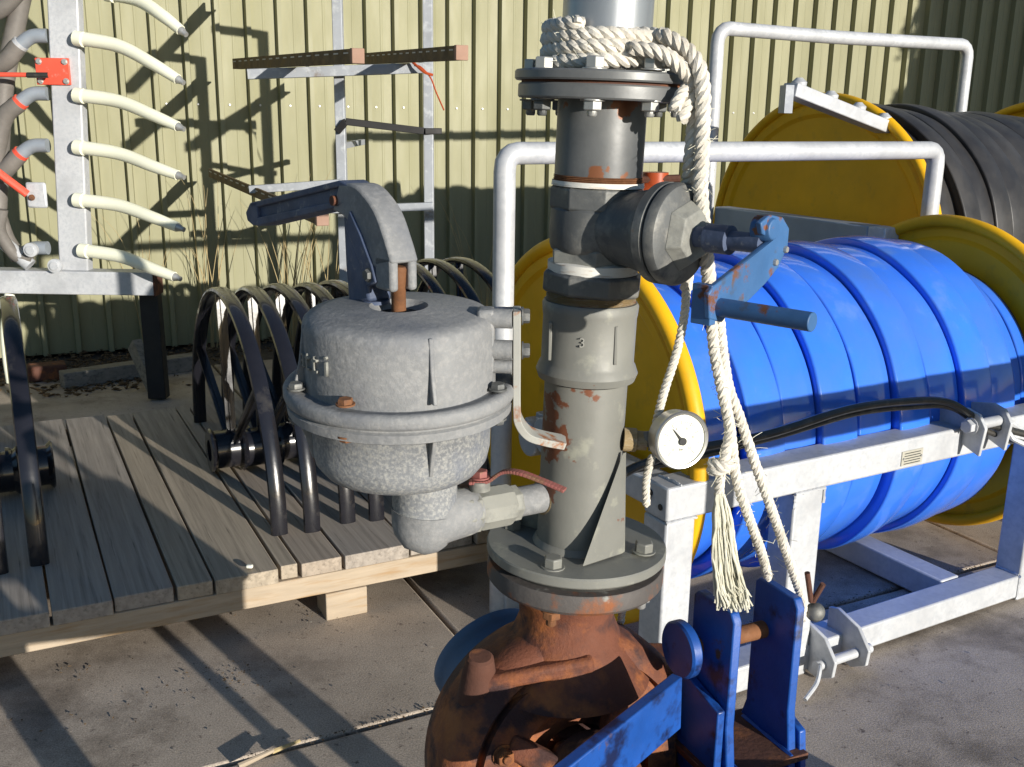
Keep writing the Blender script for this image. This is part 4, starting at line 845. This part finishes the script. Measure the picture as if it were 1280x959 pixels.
# ---------------------------------------------------------------- rope
rope = thing('rope', AX(zfl3), 'pale twisted rope coiled round the top flange and hanging down to a frayed tassel', 'rope')
rr = .0092
P = []
turns = 3.15; n = int(turns*24)
for k in range(n+1):
    tt = turns*k/n; a = R_(215)+2*math.pi*tt
    rad = .0665+.0065*math.exp(-tt*.5)+.0012*math.sin(a*1.7+1); ex = .016*(1-tt/turns*.35)*max(0, math.cos(a))**1.5
    z = zfl3+.0095+.0138*tt*(1-.22*max(0, math.cos(a)))+.0012*math.sin(a*1.3)
    P.append(AX(z)+V((math.cos(a)*rad+ex, math.sin(a)*rad, 0)))
b = B(); rope_geo(b, P[:-2], rr, strands=3); obj('coil', b, MT['rope'], rope)
b = B(); rope_geo(b, [P[-7], W(812, 44, 1.232), W(833, 46, 1.21), W(862, 66, 1.195), W(876, 92, 1.185), W(879, 130, 1.183), W(877, 200, 1.185), W(876, 245, 1.19), W(884, 330, 1.215), W(888, 370, 1.23), W(890, 400, 1.232)], rr*.98); obj('hanging_strand', b, MT['rope'], rope)
b = B(); rope_geo(b, [W(790, 60, 1.2), W(825, 66, 1.19), W(850, 84, 1.19), W(866, 110, 1.198), W(867, 150, 1.2), W(862, 210, 1.2), W(858, 260, 1.24), W(860, 310, 1.26), W(858, 360, 1.27)], rr*.9); obj('hanging_strand', b, MT['rope'], rope)
b = B(); rope_geo(b, [W(858, 350, 1.27), W(856, 390, 1.265), W(846, 440, 1.26), W(830, 490, 1.26), W(820, 530, 1.27)], rr*.62); obj('thin_strand', b, MT['rope'], rope)
b = B(); rope_geo(b, [W(815, 570, 1.3), W(808, 600, 1.3), W(808, 632, 1.3)], rr*.6); obj('thin_strand', b, MT['rope'], rope)
b = B(); rope_geo(b, [W(786, 725, 1.36), W(780, 745, 1.36), W(776, 778, 1.36)], rr*.6); obj('thin_strand', b, MT['rope'], rope)
for pts in ([W(866, 104, 1.2), W(852, 118, 1.19), W(843, 136, 1.185)], [W(868, 116, 1.2), W(860, 132, 1.19), W(852, 150, 1.185)]):
    b = B(); rope_geo(b, pts, rr*.8); obj('loose_end', b, MT['rope'], rope)
YR = 1.232
b = B(); rope_geo(b, [W(889, 398, YR), W(893, 440, YR), W(903, 490, YR), W(912, 535, YR), W(908, 562, YR), W(903, 580, YR)], rr*.8); obj('hanging_strand', b, MT['rope'], rope)
b = B(); rope_geo(b, [W(899, 396, YR+.012), W(903, 440, YR+.012), W(906, 490, YR+.01), W(914, 545, YR+.01), W(921, 600, 1.235), W(937, 650, 1.25), W(952, 692, 1.28), W(960, 722, 1.31)], rr*.74); obj('long_strand', b, MT['rope'], rope)
b = B(); rope_geo(b, [W(901, 420, YR+.02), W(910, 480, YR+.02), W(924, 520, YR+.02), W(944, 580, YR+.02), W(962, 630, 1.26), W(980, 682, 1.285), W(993, 720, 1.31), W(1003, 752, 1.335), W(1001, 775, 1.335)], rr*.74); obj('long_strand', b, MT['rope'], rope)
b = B(); kc = W(901, 582, YR)
kp = [kc+V((.011*math.cos(t*1.0), .009*math.sin(t*1.0), .008*math.sin(t*.5)+.001*t-.008)) for t in [i*.8 for i in range(17)]]
rope_geo(b, kp, rr*.75); obj('knot', b, MT['rope'], rope)
b = B(); rope_geo(b, [W(901, 590, YR), W(899, 612, YR), W(901, 640, YR)], rr*.72); obj('tassel_neck', b, MT['rope'], rope)
b = B(); rnd = random.Random(9)
for k in range(170):
    f = rnd.uniform(-1, 1); g = rnd.uniform(-.012, .012); p = [W(900+f*5, 618, YR+g*.5), W(903+f*10+rnd.uniform(-3, 3), 650, YR+g), W(905+f*14+rnd.uniform(-3, 3), 690, YR+g), W(911+f*17+rnd.uniform(-4, 4), 728, YR+g), W(917+f*18+rnd.uniform(-7, 7), 752+rnd.uniform(-12, 14), YR+g*1.5)]
    q = catmull(p, 5); b.tube([pp+V((rnd.uniform(-.0008, .0008), 0, 0)) for pp in q], rnd.uniform(.0007, .0014), 5)
obj('frayed_tassel', b, MT['fray'], rope, smooth=60)
b = B(); rnd = random.Random(31)
src_ = P[:-2]
for k in range(420):
    if k < 170: q = rnd.choice(src_)
    else:
        seg_ = rnd.choice(([W(879, 130, 1.183), W(876, 245, 1.19)], [W(889, 398, YR), W(912, 535, YR)], [W(921, 600, 1.235), W(958, 715, 1.3)], [W(924, 520, YR), W(993, 720, 1.31)], [W(901, 575, YR), W(901, 592, YR)])); q = seg_[0].lerp(seg_[1], rnd.random())
    d = V((rnd.gauss(0, 1), rnd.gauss(0, 1), rnd.gauss(0, 1))).normalized(); a0 = q+d*.006; L0 = rnd.uniform(.006, .013); e_ = V((rnd.gauss(0, 1), rnd.gauss(0, 1), rnd.gauss(0, 1)))*.004
    b.tube([a0, a0+d*L0*.5+e_*.3, a0+d*L0+e_], .00033, 3, cap=False)
obj('loose_fibres', b, MT['fray'], rope, smooth=60, kind='stuff')
tt_ = thing('toggle', W(1015, 762, 1.34), 'small black toggle pin with a grey ball at the rope end beside the blue plate', 'toggle')
b = B(); b.lathe([(.0, -.014)]+[(.014*math.cos(a), .014*math.sin(a)) for a in [R_(-75+15*k) for k in range(11)]]+[(.0, .014)], W(1019, 765, 1.34), (.3, -.2, 1), 20); obj('ball', b, MT['iron'], tt_, smooth=60)
b = B(); b.tube([W(1014, 752, 1.34), W(1009, 716, 1.335)], .004, 10); obj('prong', b, MT['rustdk'], tt_)
b = B(); b.tube([W(1016, 752, 1.34), W(1029, 730, 1.335)], .004, 10); obj('prong', b, MT['rustdk'], tt_)

# ---------------------------------------------------------------- small things on the ground
b = B(); ta = G(76, 463, .1); tb_ = G(246, 440, .1); ta.z = tb_.z = .045; b.beam(ta, tb_, .1, .09)
tag(obj('timber_beam', b, MT['timber'], origin=ta, bevel=.006), 'grey squared timber lying on the dirt in front of the shed wall', 'timber')
b = B(); q = G(60, 474, .0); b.box(q+V((0, 0, .045)), .2, .12, .09, JD, JB); b.box(q+V((-.12, .05, .03)), .12, .1, .07, JB, JD)
tag(obj('brick_lump', b, MT['rustdk'], origin=q, bevel=.012), 'dark reddish brick rubble at the left end of the grey timber', 'rubble')
b = B(); b.tube([G(298, 958, .012), G(342, 938, .02)], [.008, .005], 8)
tag(obj('stick', b, MT['woodf'], origin=G(320, 948)), 'pale broken stick lying on the slab joint in the foreground', 'stick')
b = B(); b.tube([G(340, 940, .012), G(375, 926, .012)], [.006, .004], 6)
tag(obj('twig', b, MT['straw'], origin=G(355, 932)), 'thin dry twig on the slab joint right of the pale stick', 'twig')
b = B(); b.box(G(312, 708, .21), .02, .015, .01)
tag(obj('pebble', b, MT['white'], origin=G(312, 708, .2), bevel=.004), 'small white pebble lying on the planks of the platform', 'pebble')
def stems(x, y0, n, h, label, seed):
    rnd = random.Random(seed); q = W(x, 440, 6.05 if x < 500 else 6.2); q.z = 0; q.y = WQ.y+.44*(q.x-WQ.x)-rnd.uniform(.15, .3); b = B()
    for k in range(n):
        a = rnd.uniform(-.5, .5); hh = h*rnd.uniform(.5, 1); o_ = V((rnd.uniform(-.06, .06), rnd.uniform(-.04, .04), 0))
        P = catmull([q+o_, q+o_+V((a*.1*hh, -.02, hh*.4)), q+o_+V((a*.35*hh, -.05*rnd.random(), hh*.8)), q+o_+V((a*.6*hh, -.08, hh))], 5); b.tube(P, [.004*(1-.8*i/(len(P)-1)) for i in range(len(P))], 4)
    tag(obj('dry_stems', b, MT['straw'], origin=q, smooth=60), label, 'dry weed')
stems(245, 330, 12, 1.15, 'tuft of tall dry stems against the wall between boom and half wheels', 1)
stems(345, 340, 16, 1.3, 'tallest dry stems against the wall, behind the row of half wheels', 2)
stems(172, 330, 8, 1.0, 'sparse dry stems against the wall behind the boom nozzles', 3)
stems(385, 330, 8, 1.0, 'few thin dry stems against the wall left of the rack', 4)
stems(590, 330, 7, 1.1, 'few dark dry stems against the wall right of the rack', 5)
# litter: leaves and crumbs along the joint, under the pallet edge and at the wall foot
def litter(name, spots, m, label, cat, s, seed, z=.004):
    rnd = random.Random(seed); b = B()
    for (c, ra, rb_, n) in spots:
        for k in range(n):
            p = c+JD*rnd.gauss(0, ra)+JB*rnd.gauss(0, rb_); r = s*rnd.uniform(.4, 1.4); a = rnd.uniform(0, 6.28); u = V((math.cos(a), math.sin(a), rnd.uniform(-.3, .3))); v_ = V((-math.sin(a), math.cos(a), rnd.uniform(-.3, .3)))*rnd.uniform(.3, .8)
            p.z = z+rnd.uniform(0, s*.5); b.add([p-u*r, p-v_*r*.6+V((0, 0, r*.2)), p+u*r, p+v_*r*.6+V((0, 0, r*.25)), p+V((0, 0, -r*.4))], [(0, 1, 2, 3), (0, 3, 4), (3, 2, 4), (2, 1, 4), (1, 0, 4)])
    o = obj(name, b, m, smooth=0, kind='stuff'); return o
jt = lambda d: J0+JD*d
litter('leaf_litter', [(jt(d), .12, .008, 40) for d in (-.5, -.3, -.1, .9, 1.2, 1.5, 1.8, 2.1)]+[(G(300, 845), .05, .05, 60), (G(375, 775), .12, .06, 26), (G(95, 840), .05, .03, 16), (G(190, 872), .25, .05, 30)], MT['litter'], '', '', .0042, 11)
litter('crumbs', [(G(450, 850), .5, .3, 60), (G(200, 880), .5, .25, 60), (G(1130, 850), .5, .3, 50), (G(1150, 730), .5, .3, 30)], MT['timber'], '', '', .0035, 12)
litter('wall_debris', [(V((-2.6, 6.05, 0)), .8, .12, 700), (V((-2.5, 5.7, 0)), .5, .1, 260), (V((-1.2, 6.6, 0)), .9, .12, 400), (G(130, 480), .18, .1, 240)], MT['litter'], '', '', .02, 13)
# ---------------------------------------------------------------- beyond the right edge: a bushy tree whose shade falls on the wall
tr = thing('tree', V((7.6, 4.4, 0)), 'bushy evergreen tree standing right of the reels, outside the frame', 'tree')
tr.location = V((7.75, 4.9, 0)); T0 = tr.location
b = B(); b.tube([T0, T0+V((.05, 0, 1.2)), T0+V((0, .05, 3.4))], [.14, .1, .03], 10); obj('trunk', b, MT['bark'], tr)
b = B(); rnd = random.Random(21)
for k in range(15000):
    a = rnd.uniform(0, 6.28); h = rnd.uniform(.15, 4.0); rmax = 1.0*(1-.5*max(0, h-2.2)/1.8)*(1+.16*math.sin(a*5+h*4)+.1*math.sin(a*9-h*7)); r = rmax*math.sqrt(rnd.random()); c = T0+V((math.cos(a)*r*1.0, math.sin(a)*r, h))
    u = V((rnd.gauss(0, 1), rnd.gauss(0, 1), rnd.gauss(0, 1))).normalized(); v_ = u.orthogonal().normalized(); s = rnd.uniform(.05, .12); b.add([c-u*s, c-v_*s*.45, c+u*s, c+v_*s*.45], [(0, 1, 2, 3)])
obj('crown', b, MT['leaf'], tr, smooth=0)
print('objects', len(bpy.data.objects), 'tris', sum(len(o.data.polygons) for o in bpy.data.objects if o.type == 'MESH')*2)
